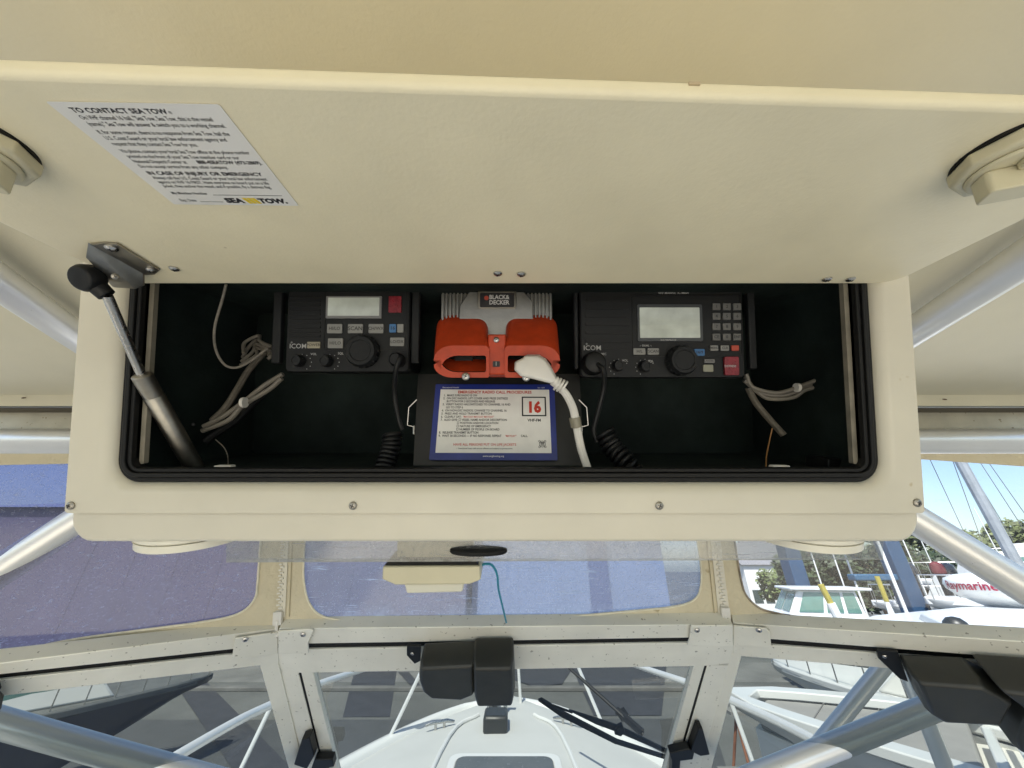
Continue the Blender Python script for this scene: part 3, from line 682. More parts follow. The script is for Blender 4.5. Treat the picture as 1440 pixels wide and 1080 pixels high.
for x in (-.0018, -.0006, .0006, .0018): b.prism([(cx + x - .0003, cy_ - .0025), (cx + x + .0003, cy_ - .0025), (cx + x + .0003, cy_ + .0008), (cx + x - .0003, cy_ + .0008)], M, zz - .0001, zz)
b.prism(rrect(cx - .0024, cy_ + .0009, cx + .0024, cy_ + .0024, .0003, 2), M, zz - .0001, zz)
b.build("crest", INK, sg)
# wire clips beside the panel
for s_, x0 in ((1, 586), (-1, 814)):
    cl = MB(); P = [(0, 562), (-11, 573), (-13, 598), (-4, 600)]
    cl.tube([fw(x0 + s_ * dx, y, .08) for dx, y in P], .0008, 8)
    cl.tube([fw(x0 - s_ * 4, 599, .08), fw(x0 - s_ * 4, 611, .076)], .0012, 8)
    o = cl.build("wire_clip", STEEL); tag(o, "bent steel wire clip on the %s edge of the placard panel" % ("left" if s_ == 1 else "right"), "clip", "wire clips beside the placard")

# plug and cable
pc = thing("power_plug", fw(760, 520, .03), "white plug in right orange hood with flat white cable hanging down", "plug")
def pp(px, py, c): return fw(px, py, c)
b = MB()
ax = [(748, 503, .062), (748, 512, .040), (757, 522, .030), (770, 531, .032), (782, 539, .036)]
wd = [(.0105, .006), (.0185, .009), (.0175, .009), (.0105, .0075), (.0055, .0052)]
rings = []
P_ = [pp(*a) for a in ax]
outp = [(738, 500), (757, 500), (767, 506), (774, 516), (784, 535), (777, 540), (750, 533), (732, 529), (723, 520), (724, 509), (735, 504)]
cxp, cyp = 750, 518
def sc(s_, dx=0, dy=0): return [(cxp + (x - cxp) * s_ + dx, cyp + (y - cyp) * s_ + dy) for x, y in outp]
b.loft([[pp(x, y, .046) for x, y in sc(.93, 2, -3)], [pp(x, y, .042) for x, y in sc(1.0)], [pp(x, y, .034) for x, y in sc(1.0)], [pp(x, y, .0305) for x, y in sc(.93)], [pp(x, y, .029) for x, y in sc(.80)]])
b.build("plug_body", WPL, pc, bevel=.0012)
b = MB(); b.tube([pp(779, 535, .038), pp(790, 546, .038)], [.0068, .0052], 14)
for i in range(3):
    p0 = pp(783 + i * 4.2, 539.5 + i * 2.0, .038); p1 = pp(785.2 + i * 4.2, 541 + i * 2.0, .038); b.tube([p0, p1], .0085, 16)
b.build("strain_relief", WPL, pc)
b = MB(); cab = [(786, 543, .038), (797, 556, .042), (806, 575, .05), (811, 600, .056), (817, 630, .056), (824, 652, .052), (829, 668, .05)]
for dx in (-2.2, 2.2): b.tube([pp(x + dx, y, c) for x, y, c in cab], .0031, 10, sm=6)
b.build("cable", WPL, pc)
b = MB(); b.tube([pp(808, 587, .0535), pp(810.5, 600, .056)], .0068, 12); b.build("cable_sleeve", mat("worn_clear_tape", (.28, .26, .2), .3), pc)

# ------------------------------------------------------------------ wiring in the box
def wire(name, label, cat, pts, r, m, ties=(), group=None, multi=(0,)):
    b = MB(); b.use(m)
    for j, off in enumerate(multi): b.tube([fw(px + off * (1 if k_ % 2 else -.3), py + off, c - .002 * j) for k_, (px, py, c) in enumerate(pts)], r, 8, sm=6)
    for px, py, c in ties:
        b.use(WPL); x, y = fb(px, py, c); b.lathe([(r * 2.2, -.002), (r * 2.2, .002)], frame(fw(px, py, c), BU, BN), 12); b.use(m)
    o = b.build(name, None); return tag(o, label, cat, group)
wire("rope", "thin braided rope looping down inside the left of the box", "rope", [(318, 400, .05), (313, 420, .06), (302, 460, .07), (303, 490, .08), (315, 512, .085), (332, 517, .09), (352, 508, .1), (376, 490, .11)], .0016, ROPE)
wire("wire_bundle", "grey knotted wires bunched beside the smaller radio", "wires", [(341, 503, .12), (350, 488, .13), (362, 478, .14), (372, 486, .13), (380, 494, .125)], .0024, WIRE, multi=(0, 6, 11, -6))
wire("cable_loom", "brown braided loom running down to the left corner of the box", "wires", [(372, 495, .12), (350, 520, .11), (335, 545, .1), (318, 572, .09), (298, 592, .085)], .0042, BRAID)
wire("cable_pair", "pale twin cable tied together below the smaller radio", "wires", [(398, 526, .10), (372, 542, .1), (344, 564, .09), (315, 585, .085), (286, 600, .08)], .0031, WIRE, ties=((343, 566, .083),), multi=(0, 6))
wire("cable_loom", "dark loom curving below the pale twin cable at left", "wires", [(392, 532, .12), (350, 572, .11), (330, 592, .1), (300, 612, .09), (288, 622, .085)], .0048, BLK)
wire("thin_wire", "fine hooked wire hanging in the left corner of the box", "wires", [(303, 618, .08), (314, 628, .08), (320, 640, .08), (321, 656, .07)], .0006, WIRE)
wire("cable_bundle", "grey cables running from keypad radio to right end of box", "wires", [(1048, 530, .1), (1062, 548, .1), (1085, 556, .095), (1110, 554, .09), (1135, 543, .085), (1160, 536, .08), (1190, 528, .075)], .0026, WIRE, ties=((1121, 545, .08),), multi=(0, 5, -4))
wire("cable_branch", "short cable curling back under the grey cables at right", "wires", [(1148, 540, .082), (1160, 545, .08), (1174, 551, .078), (1188, 558, .08)], .0024, WIRE)
wire("cable_loom", "braided loom dropping from keypad radio into right corner", "wires", [(1052, 545, .1), (1062, 565, .1), (1078, 585, .095), (1102, 612, .085)], .0042, BRAID)
wire("thin_wire", "thin orange-brown wire hanging at the right of the box", "wires", [(1086, 602, .085), (1082, 620, .085), (1078, 640, .08), (1077, 660, .07)], .0008, mat("brown_wire", (.3, .14, .04), .5))
# terminal block & dark bracket on right wall, screw heads
b = MB(); b.prism(fr(1178, 505, 1202, 520, .07, .002, 2), FB, .06, .09); b.prism(fr(1160, 645, 1215, 662, .05, .002, 2), FB, .045, .08); b.prism(fr(1182, 528, 1200, 600, .08, .002, 2), FB, .075, .09)
tag(b.build("cable_clamp", BLK, bevel=.001), "black clamps holding cables on the right wall of the box", "clamp")
screw(box, fw(1168, 565, .075), (EYE - fw(1168, 565, .075)).normalized(), .0048, "white_screw", WPL)
screw(box, fw(272, 597, .06), (EYE - fw(272, 597, .06)).normalized(), .0022, "wall_screw", BLK)

# ------------------------------------------------------------------ HARDTOP, tubes
CU = .455
ht = thing("hardtop", EYE + V((0, 1.03, .25)), "cream hardtop roof with its aluminium front rail above the windows", "hardtop")
b = MB(); b.box((0, -.62, 0), (3.4, 3.2, .05), Matrix.Translation(EYE + V((0, 0, CU + .025)))); b.build("roof_panel", CEIL, ht)
pA = at_f(720, 555, .985); pB = at_f(720, 571, 1.0); pC = at_f(720, 574, 1.01); pD = at_f(720, 580, 1.045); pE = at_f(720, 603, 1.05); pF = at_f(720, 640, 1.06); pG = at_f(720, 652, 1.065)
def strip(pts, x0, x1): return [[V((x, p.y, p.z)) for p in pts] for x in (x0, x1)]
up = V((0, .04, .1))
b = MB(); b.loft(strip([V((0, pA.y - .01, EYE.z + CU + .001)), pA, pB, pB + V((0, .06, .02)), V((0, 1.06, EYE.z + CU + .04)), V((0, .97, EYE.z + CU + .04))], -1.7, 1.7)); b.build("front_lip", CEIL, ht)
b = MB(); b.loft(strip([pC, pC + V((0, .02, .01)), pD + V((0, .02, .01)), pD], -1.7, 1.7)); b.build("lip_gap", mat("brown_grey_gap", (.16, .14, .10), .8), ht)  # brown-grey strip closing the gap behind the lip
b = MB(); b.loft(strip([pD, pE, pE + V((0, .03, 0)), pD + V((0, .03, 0))], -1.7, 1.7)); b.build("flat_rail", mat("dull_gold_aluminium", (.50, .46, .36), .5, .4, bump=.3, bscale=120, var=.12, vscale=12, spots=.66, spotcol=(.25, .2, .12), spotscale=60), ht)
tc_ = (pE + pF) / 2; b = MB(); b.tube([V((-1.7, tc_.y, tc_.z)), V((1.7, tc_.y, tc_.z))], (pE - pF).length * .50, 24); b.build("round_rail", TUBE, ht)
# support tubes
def stube(p, q, r, lab, par=ht):
    b = MB(); b.tube([p, q], r, 28); return tag(b.build("support_tube", TUBE, par), lab)
stube(at_up(-240, 232, .412), at_up(250, 571, .412), .026, None); stube(at_up(1680, 209, .412), at_up(1150, 553, .412), .026, None)
stube(at_z(-180, 918, .62), at_z(230, 655, .80), .029, None); stube(at_z(1620, 938, .62), at_z(1150, 645, .80), .029, None)

LENS = mat("ivory_lens", (.80, .77, .66), .35, var=.03, vscale=20)
# discs under the box
for px, lab in ((276, "left"), (1128, "right")):
    q = FBi @ fw(px, 776 if px < 500 else 768, .06); hgt = bBot
    Mk = FB @ Matrix.Translation((q.x, bBot, .065)) @ Matrix.Rotation(R(90), 4, 'X')
    o = thing("dome_light", Mk.translation, "round cream dome light under the %s end of the overhead box" % lab, "light", "round lights under the overhead box")
    b = MB(); b.lathe([(.060, 0), (.060, .004), (.058, .0055)], Mk, 48); b.build("base", LENS, o)
    b = MB(); b.lathe([(.0595, .0045), (.0585, .005), (.0585, .0125), (.055, .0135), (.05, .0145), (.03, .0155), (.0005, .016)], Mk @ Matrix.Translation((0, 0, .0015)), 48); b.build("lens", LENS, o)

# ------------------------------------------------------------------ WINDSHIELD
p0 = at_z(720, 942, .88); wv = V((0, .711, -.703))
WSC = plane3(p0, p0 + V((1, 0, 0)), p0 + wv)
cl0, cl1 = on(392, 915, WSC), on(432, 1085, WSC)
cr0, cr1 = on(1030, 912, WSC), on(986, 1085, WSC)
WSL = plane3(cl0, cl1, at_f(0, 965, .80)); WSR = plane3(cr0, cr1, at_f(1440, 952, .84))
ws = thing("windshield", on(720, 1079, WSC), "weathered aluminium framed windshield of three panes below the canvas", "windshield")
def member(name, pl, poly, th=.022, m=ALU, off=0, bev=.0015, par=ws):
    p_ = shift(pl, off); b = MB(); b.slab([on(x, y, p_) for x, y in poly], -pl[1] * th); return b.build(name, m, par, bevel=bev)
member("header_bar", WSC, [(390, 914), (1033, 903), (1033, 936), (390, 947)])
member("upper_rail", WSC, [(392, 884), (1031, 878), (1031, 896), (392, 906)], .03, off=.010)
member("header_slot", WSC, [(400, 905), (1028, 895), (1028, 906), (400, 915)], .01, RUB, -.004, 0)
member("upper_rail", WSL, [(-140, 950), (392, 884), (392, 906), (-140, 964)], .03, off=.010)
member("header_slot", WSL, [(-140, 962), (392, 904), (392, 915), (-140, 974)], .01, RUB, -.004, 0)
member("header_bar", WSL, [(-140, 972), (392, 913), (392, 932), (366, 936), (-140, 996)])
member("upper_rail", WSR, [(1031, 876), (1560, 910), (1560, 936), (1031, 895)], .03, off=.010)
member("header_slot", WSR, [(1031, 893), (1560, 934), (1560, 946), (1031, 905)], .01, RUB, -.004, 0)
member("header_bar", WSR, [(1031, 903), (1560, 944), (1560, 966), (1043, 923), (1031, 922)])
member("post", WSC, [(390, 940), (419, 945), (463, 1120), (425, 1120)])
member("post", WSL, [(364, 930), (391, 930), (438, 1120), (417, 1120)])
member("sash", WSC, [(423, 944.8), (440, 945), (486, 1130), (468, 1130)], .016)
member("post_gasket", WSC, [(419, 944), (423, 944), (468, 1130), (463, 1130)], .008, RUB, -.002, 0)
member("post", WSC, [(995, 935), (1026, 932), (973, 1120), (942, 1120)])
member("post", WSR, [(1026, 918), (1044, 918), (990, 1120), (973, 1120)])
member("sash", WSC, [(976, 936), (991, 936), (938, 1120), (925, 1120)], .016)
member("post_gasket", WSC, [(991, 935), (995, 935), (942, 1120), (938, 1120)], .008, RUB, -.002, 0)
# corner caps
member("corner_cap", WSC, [(391, 888), (434, 885), (441, 887), (433, 905), (434, 919), (391, 920)], .004, off=.017); member("corner_cap", WSL, [(330, 898), (391, 889), (391, 920), (326, 927)], .004, off=.017)
member("corner_cap", WSC, [(972, 880), (1031, 880), (1031, 910), (966, 908), (970, 898)], .004, off=.017); member("corner_cap", WSR, [(1031, 880), (1078, 884), (1083, 890), (1085, 911), (1031, 908)], .004, off=.017)
for px, py, pl in ((345, 899, WSL), (438 - 12, 892, WSC), (980, 886, WSC), (1067, 886, WSR)): screw(ws, on(px, py, shift(pl, .0175)), pl[1], .006, "screw", STEEL)
for pl, poly in ((WSC, [(432, 940), (982, 930), (930, 1180), (495, 1180)]), (WSL, [(-140, 985), (372, 928), (430, 1180), (-400, 1180)]), (WSR, [(1038, 915), (1560, 955), (1700, 1180), (975, 1180)])):
    b = MB(); b.poly([on(x, y, shift(pl, -.012)) for x, y in poly]); b.build("glass_pane", GLASS, ws)
# latches
for pts_h, pts_a in (([(430, 1027), (441, 1024), (447, 1050), (437, 1068), (419, 1062)], [(447, 1056), (472, 1056), (474, 1066), (463, 1068), (464, 1110), (452, 1110), (452, 1070), (441, 1072)]),
                     ([(977, 1012), (983, 1012), (993, 1048), (980, 1050), (966, 1043)], [(938, 1047), (965, 1041), (972, 1047), (970, 1056), (953, 1058), (950, 1110), (940, 1110), (941, 1058)])):
    b = MB(); b.slab([on(x, y, shift(WSC, .003)) for x, y in pts_h], WSC[1] * .020); b.slab([on(x, y, shift(WSC, .006)) for x, y in pts_a], WSC[1] * .018); b.build("latch_handle", BLK, ws, bevel=.002)

# ------------------------------------------------------------------ CANVAS ENCLOSURE
ct = on(720, 884, shift(WSC, -.004))
EC = plane3(ct, ct + V((1, 0, 0)), ct + V((0, -.11, .426)))
zl0, zl1 = on(395, 885, EC), on(405, 740, EC); zr0, zr1 = on(1023, 885, EC), on(1005, 740, EC)
EL = plane3(zl0, zl1, at_f(0, 935, .80)); ER = plane3(zr0, zr1, at_f(1440, 900, .84))
en = thing("canvas_enclosure", on(720, 884, EC), "cream canvas enclosure with clear vinyl windows and two zips above windshield", "boat canvas")
for pl, poly, m in ((EC, [(395, 892), (1023, 886), (1003, 640), (408, 640)], VINYL_C), (EL, [(-300, 990), (395, 892), (408, 638), (-300, 638)], VINYL_L), (ER, [(1023, 886), (1700, 940), (1700, 638), (1003, 638)], VINYL_R)):
    b = MB(); b.poly([on(x, y, shift(pl, -.003)) for x, y in poly]); b.build("vinyl_window", m, en)
def arc(pts): return [tuple(p)[:2] for p in smooth([(x, y, 0) for x, y in pts], 6)]
cw_l = arc([(430, 740), (427, 790), (428, 822), (436, 850), (455, 867), (500, 874), (560, 877)]); cw_m = [(640, 876), (720, 872), (800, 867), (880, 860)]; cw_r = arc([(935, 855), (965, 849), (981, 838), (986, 818), (985, 790), (977, 740)])
winC = cw_l + cw_m + cw_r
lw_r = arc([(368, 740), (365, 780), (362, 820), (359, 840), (345, 857), (320, 868), (270, 877)]) + arc([(200, 886), (100, 900), (0, 921), (-300, 985)])
rw_l = arc([(1030, 740), (1036, 780), (1042, 815), (1050, 838), (1070, 856), (1100, 864)]) + arc([(1160, 873), (1280, 883), (1440, 897), (1700, 925)])
def canvas(pl, poly, off=.0, th=.002):
    b = MB(); b.slab([on(x, y, shift(pl, off)) for x, y in poly], pl[1] * th); return b.build("canvas_panel", CANV, en)
canvas(EC, [(395, 740), (395, 893)] + [(1023, 886), (1003, 740)] + winC[::-1] if False else [(402, 740), (395, 880), (400, 893), (560, 891), (720, 889), (1023, 886), (1008, 740)] + winC[::-1])
canvas(EL, [(402, 740), (395, 880), (395, 893), (200, 923), (60, 945), (0, 958), (-300, 1010)] + lw_r[::-1])
canvas(ER, [(1008, 740), (1023, 886), (1200, 893), (1440, 912), (1700, 950)] + rw_l[::-1])
canvas(EL, [(-300, 668), (0, 654), (430, 646), (430, 638), (-300, 638)]); canvas(ER, [(980, 643), (1296, 646), (1440, 656), (1700, 672), (1700, 638), (980, 638)])
for pl, w_ in ((EC, winC), (EL, lw_r), (ER, rw_l)):
    b = MB(); b.tube([on(x, y, shift(pl, .003)) for x, y in w_], .0023, 8); b.build("window_piping", CANVP if pl is not ER else mat("mouldy_piping", (.30, .25, .19), .8, bump=.6, bscale=150, var=.5, vscale=40), en)
def zipper(pl, top, bot, name, tab):
    b = MB(); P = [on(*top, shift(pl, .0035)), on(*bot, shift(pl, .0035))]; d = (P[1] - P[0]); L = d.length; d.normalize(); s_ = d.cross(pl[1]).normalized()
    b.slab([P[0] - s_ * .013, P[0] + s_ * .013, P[1] + s_ * .013, P[1] - s_ * .013], pl[1] * .001)
    zt = b.build("zip_tape", mat("pale_zip_tape", (.74, .70, .60), .8, bump=.5, bscale=300), en)
    b = MB(); n_ = int(L / .0062)
    for k_ in range(n_):
        c_ = P[0] + d * (.0062 * k_) + pl[1] * .0026; sd_ = .0024 if k_ % 2 else -.0024
        b.box((sd_, 0, 0), (.0085, .0034, .0036), frame(c_, s_, d))
    z = b.build("zip_teeth", ZIP, zt, bevel=0)
    for k2 in (-.022, .022):
        st_ = MB(); st_.tube([P[0] + s_ * k2, P[1] + s_ * k2], .0009, 6); st_.build("stitch_line", mat("stitch_thread", (.42, .36, .24), .8), zt)
    b = MB(); e = P[1] + pl[1] * .006
    b.box((0, 0, 0), (.020, .028, .008), frame(e, s_, d)); b.box((0, .016, .004), (.008, .026, .003), frame(e, s_ + d * .35 * tab, d)); b.box((0, .030, .004), (.013, .014, .003), frame(e, s_ + d * .35 * tab, d))
    b.build("zip_slider", WPL, zt, bevel=.002)
    b = MB(); b.box((.013, .020, -.002), (.016, .018, .002), frame(e, s_, d)); b.build("pull_tab", ORTAB, zt)
zipper(EC, (399, 742), (393, 868), "z", 0); zipper(EC, (1005, 742), (1018, 862), "z", -1)

# acrylic strip under the box and the small mount with its teal cord
b = MB(); ac = .10
Q = [fw(318, 752, ac), fw(1242, 750, ac), fw(1242, 787, ac), fw(318, 791, ac)]; b.slab(Q, BN * .003)
tag(b.build("acrylic_strip", ACRYL), "clear acrylic strip hanging below the overhead box", "acrylic strip")
cp = thing("compass_mount", fw(606, 835, .14), "stepped cream bracket with black top hanging under the middle of the box", "bracket")
def bpoly(c, pts): return [fw(x, y, c) for x, y in pts]
b = MB(); b.slab(bpoly(.10, [(538, 797), (675, 796), (676, 816), (660, 822), (556, 823), (537, 815)]), BN * .05); b.build("base_block", PLAS, cp, bevel=.002)
b = MB(); b.slab(bpoly(.104, [(545, 790), (669, 789), (674, 796), (539, 797)]), BN * .045); b.build("black_pad", RUB, cp)
b = MB(); b.slab(bpoly(.108, [(568, 821), (653, 820), (650, 833), (572, 835)]), BN * .03); b.build("step", mat("pale_plastic", (.68, .66, .55), .4), cp, bevel=.002)
b = MB(); b.slab(bpoly(.118, [(558, 762), (666, 762), (666, 790), (558, 790)]), BN * .02); b.build("stem", PLAS, cp, bevel=.002)
b = MB(); q = FBi @ fw(673, 772, .1); b.lathe([(.0375, 0), (.038, .003), (.036, .005)], FB @ Matrix.Translation((q.x, q.y, .10)) @ Matrix.Rotation(R(90), 4, 'X'), 40, .35)
tag(b.build("black_disc", RUB), "flat black fuzzy disc under the box beside the bracket", "disc")
b = MB(); b.tube([fw(674, 797, .13), fw(682, 793, .13), fw(692, 795, .14), fw(699, 808, .16), fw(701, 828, .2), fw(706, 850, .26), fw(712, 875, .34)], [.003, .0012], 8, sm=6) if False else b.tube(smooth([fw(674, 797, .13), fw(682, 793, .13), fw(692, 795, .14), fw(699, 808, .16), fw(701, 828, .2), fw(706, 850, .26), fw(712, 875, .34)], 6), .0017, 8)
tag(b.build("teal_cord", TEAL), "thin teal cord trailing down from the cream bracket", "cord")

# ------------------------------------------------------------------ WIPER MOTOR COVERS
def cover(name, pl, off, polyA, polyB, tabp, screwp, lab, thA=.055, thB=.065):
    t = thing(name, on(*polyB[0], shift(pl, off)), lab, "motor cover", "black wiper motor covers on the windshield header")
    pa = shift(pl, off)
    def body(poly, th, nm):
        lo_ = [on(x, y, pa) for x, y in poly]; c_ = sum(lo_, V()) / len(lo_)
        b = MB(); b.loft([lo_, [p + pl[1] * th * .7 for p in lo_], [c_ + (p - c_) * .9 + pl[1] * th for p in lo_]]); b.build(nm, BLKM, t, bevel=.005, segs=3)
    body(polyA, thA, "motor_housing"); body(polyB, thB, "gear_housing")
    b = MB(); b.slab([on(x, y, pa) for x, y in tabp], pl[1] * .006); b.build("mounting_tab", BLK, t, bevel=.001)
    screw(t, on(*screwp, shift(pl, off + .0065)), pl[1], .004, "screw", STEEL)
    return t
cover("wiper_motor_cover", WSC, .014, [(597, 903), (672, 899), (672, 943), (655, 950), (612, 948), (600, 938), (595, 922)], [(668, 896), (722, 895), (724, 936), (722, 951), (673, 952), (669, 938)], [(573, 905), (592, 905), (592, 926), (584, 930), (573, 918)], (580, 919), "black wiper motor cover at the middle of the windshield header")
cover("wiper_motor_cover", WSR, .014, [(1262, 918), (1352, 922), (1395, 945), (1378, 978), (1300, 976), (1282, 965)], [(1362, 917), (1475, 925), (1500, 1010), (1392, 1006), (1386, 985), (1400, 945)], [(1231, 911), (1260, 912), (1275, 955), (1262, 950), (1233, 922)], (1244, 923), "black wiper motor cover on the right wing of the windshield")
cover("wiper_motor_cover", WSL, .014, [(-60, 968), (-4, 962), (8, 975), (4, 995), (-20, 1002), (-60, 1000)], [(-80, 965), (-20, 968), (-6, 1000), (-14, 1018), (-80, 1040)], [(-30, 956), (0, 956), (3, 966), (-5, 968), (-30, 968)], (-20, 962), "black wiper motor cover at the left edge of the windshield")

# ------------------------------------------------------------------ OWN BOAT (foredeck, hull, cockpit sole)
ob = thing("own_boat", (0, 1.0, 0.4), "white foredeck with smoked hatch and bow rail seen through the middle pane", "boat")
UD = -1.05
def hw(f):   # half width of the deck at distance f
    t = max(0, (3.95 - f) / 2.9); return 1.62 * min(1, t ** .52) if t > 0 else 0
def deck_z(f, x, w): return EYE.z + UD + .05 * (1 - (x / max(w, .05)) ** 2) + .02 * max(0, f - 2)
b = MB(); N = 26; rows_ = []
for i in range(N + 1):
    f = 1.15 + (3.95 - 1.15) * (1 - (1 - i / N) ** 1.6); w_ = max(hw(f) - .09, .03)
    rows_.append([V((x * w_ - .03, f, deck_z(f, x * w_, w_) + .03)) for x in [k_ / 8 - 1 for k_ in range(17)]])
for r_ in rows_: pass
ids = [b.add(r_) for r_ in rows_]
for a_, c_ in zip(ids, ids[1:]):
    for k_ in range(16): b.face([a_ + k_, a_ + k_ + 1, c_ + k_ + 1, c_ + k_])
b.build("foredeck", NONSKID, ob)
b = MB(); rim = []
for s_ in (-1, 1):
    pts = []
    for i in range(N + 1):
        f = 1.15 + (3.95 - 1.15) * (1 - (1 - i / N) ** 1.6); pts.append((s_ * hw(f) - .03, f))
    rim.append(pts)
secs = []
full = rim[0] + rim[1][::-1][1:]
def off_in(p, d):
    x, f = p; w_ = max(abs(x + .03), .001); s_ = 1 if x + .03 > 0 else -1
    return (-.03 + s_ * max(w_ - d, 0), f - (d * .5 if w_ < .4 else 0))
A_ = [V((x, f, EYE.z + UD + .02 * max(0, f - 2) + z)) for (x, f), z in [(p, -.06) for p in full]]
rings = [[V((*q, EYE.z + UD + .02 * max(0, q[1] - 2) + z)) for q in [off_in(p, d) for p in full]] for d, z in ((.11, .005), (.10, .05), (.06, .065), (.0, .05), (-.02, .0), (-.01, -.08))]
rings += [[V((-.03 + (p[0] + .03) * s_, p[1] - dy * max(0, (p[1] - 1) / 3), EYE.z + UD + z)) for p in full] for s_, dy, z in ((.92, .25, -.7), (.75, .7, -1.5), (.3, 1.2, -2.0), (.02, 1.3, -2.3))]
b.loft(rings, cap=False, closed=False); b.build("hull", FIBRE, ob, ang=60)
# hatch
hm = frame(V((-.04, 2.26, EYE.z + UD + .10)), (1, 0, 0), (0, 1, .03))
b = MB(); b.ring(rrect(-.305, -.55, .305, .52, .06, 5), rrect(-.262, -.50, .262, .475, .05, 5), hm, -.03, .012); hf = b.build("hatch_frame", FIBRE, ob, bevel=.006)
b = MB(); b.prism(rrect(-.260, -.498, .260, .473, .048, 5), hm, -.02, .017); b.build("hatch_lid", SMOKE, hf, bevel=.004)
b = MB()
for s_ in (-1, 1): b.tube([V((s_ * .42 - .04, 1.6, EYE.z + UD + .073)), V((s_ * .36 - .04, 3.1, EYE.z + UD + .10)), V((s_ * .2 - .04, 3.45, EYE.z + UD + .11))], .012, 8, sm=5)
b.build("deck_moulding", FIBRE, ob)
def cleat(p, ang_):
    Mc = Matrix.Translation(p) @ Matrix.Rotation(ang_, 4, 'Z'); b = MB()
    b.tube([Mc @ V((-.10, 0, .05)), Mc @ V((-.05, 0, .06)), Mc @ V((.05, 0, .06)), Mc @ V((.10, 0, .05))], [.007, .011, .011, .007], 10)
    for x in (-.03, .03): b.tube([Mc @ V((x, 0, 0)), Mc @ V((x, 0, .06))], .009, 10)
    b.build("cleat", STEEL, ob)
cleat(at_up(618, 1031, UD + .06), R(25)); cleat(at_up(798, 1026, UD + .06), R(-25))
# windlass
wz = at_up(697, 1030, UD + .08)
b = MB(); b.box((0, 0, .06), (.16, .2, .10), Matrix.Translation(wz)); b.build("windlass", BLKM, ob, bevel=.02)
b = MB()
for x in (-.06, 0, .06): b.tube([wz + V((x, .25, .0)), wz + V((x, .28, .14))], .016, 10)
b.tube([wz + V((-.11, .28, .14)), wz + V((.11, .28, .14))], .02, 10); b.tube([wz + V((-.02, .2, .08)), wz + V((0, .7, .12))], .022, 10); b.build("anchor_roller", STEEL, ob)
# rails
def rail(name, pts, r=.018, sm=5): b = MB(); b.tube(pts, r, 12, sm=sm); return b.build(name, TUBE, ob)
rail("bow_rail", [at_f(120, 1140, 1.5), at_f(316, 1024, 2.0), at_f(375, 994, 2.3), at_f(440, 965, 2.7), at_f(520, 938, 3.3), at_f(620, 905, 3.95), at_f(720, 885, 4.25), at_f(815, 905, 3.95), at_f(890, 934, 3.4), at_f(975, 963, 2.75), at_f(1040, 990, 2.4), at_f(1105, 1020, 2.1), at_f(1180, 1060, 1.8)])
for p, q in (((545, 1043), (600, 928)), ((330, 1100), (385, 985)), ((853, 1032), (812, 935)), ((1065, 1090), (1022, 970)), ((733, 1003), (726, 890))):
    base_ = at_up(*p, UD + .05); top_ = at_f(*q, base_.y + .08)
    b = MB(); b.tube([base_, top_], .012, 10); b.lathe([(.035, 0), (.035, .012), (.02, .02)], Matrix.Translation(base_), 16); b.build("stanchion", TUBE, ob)
# cockpit sole and sides (light comes up off it)
b = MB(); b.box((0, -2.2, -1.72), (3.1, 6.4, .06), Matrix.Translation(EYE)); b.build("cockpit_sole", mat("cream_sole", (.62, .58, .49), .7, bump=.3, bscale=80, var=.08, vscale=5), ob)
b = MB()
for s_ in (-1, 1): b.box((s_ * 1.6, -2.2, -2.0), (.14, 6.6, 2.0), Matrix.Translation(EYE))
b.box((0, -5.4, -2.0), (3.1, .14, 2.0), Matrix.Translation(EYE)); b.build("cockpit_side", FIBRE, ob, bevel=.03)
b = MB(); b.box((0, 1.0, -1.25), (2.6, .6, .7), Matrix.Translation(EYE)); b.build("dash", FIBRE, ob, bevel=.02)

# added tubes standing in for reflections across the lower wing panes
es = thing("reflection_tube", at_f(1040, 1090, 1.15), "added thick tube standing in for a reflection in the right wing pane", "reflection stand-in", "tubes standing in for wing pane reflections")
b = MB(); b.tube([at_f(940, 1142, 1.22), at_f(1290, 1003, 1.14), at_f(1620, 880, 1.05)], .025, 24); b.build("tube", TUBE, es)
b = MB(); b.tube([at_f(1252, 925, 1.5), at_f(1140, 1062, 1.6)], .022, 20); b.build("rear_reflection_tube", TUBE, es)
es = thing("reflection_tube", at_f(300, 1090, 1.15), "added thick tube standing in for a reflection in the left wing pane", "reflection stand-in", "tubes standing in for wing pane reflections")
b = MB(); b.tube([at_f(400, 1125, 1.22), at_f(150, 1058, 1.1), at_f(-120, 982, 1.0)], .025, 24); b.build("tube", TUBE, es)

# wiper on the centre pane
wp = thing("windshield_wiper", on(950, 1070, shift(WSC, -.03)), "black wiper arm and blade parked across the middle pane", "wiper")
WO = shift(WSC, -.035)
b = MB(); b.slab([on(x, y, WO) for x, y in ((757, 986), (762, 984), (795, 1004), (868, 1042), (945, 1067), (945, 1071), (864, 1046), (790, 1009))], -WSC[1] * .006); b.build("blade", RUB, wp)
b = MB(); b.slab([on(x, y, shift(WSC, -.026)) for x, y in ((800, 1000), (845, 1014), (872, 1023), (945, 1059), (945, 1063), (868, 1030), (838, 1019))], -WSC[1] * .006); b.tube([on(762, 986, WO), on(805, 1002, shift(WSC, -.026))], .003, 8); b.build("arm", BLK, wp, bevel=.001)
b = MB(); b.slab([on(x, y, shift(WSC, -.03)) for x, y in ((866, 1018), (874, 1014), (878, 1024), (872, 1030), (863, 1027))], WSC[1] * .01); b.build("pivot", BLK, wp, bevel=.002)
op = thing("rod", at_f(900, 1032, 2.2), "slim dark rod with metal joint lying over the foredeck", "rod")
b = MB(); b.tube([at_f(790, 930, 2.6), at_f(905, 1033, 2.3)], .009, 8); b.build("shaft", BLK, op)
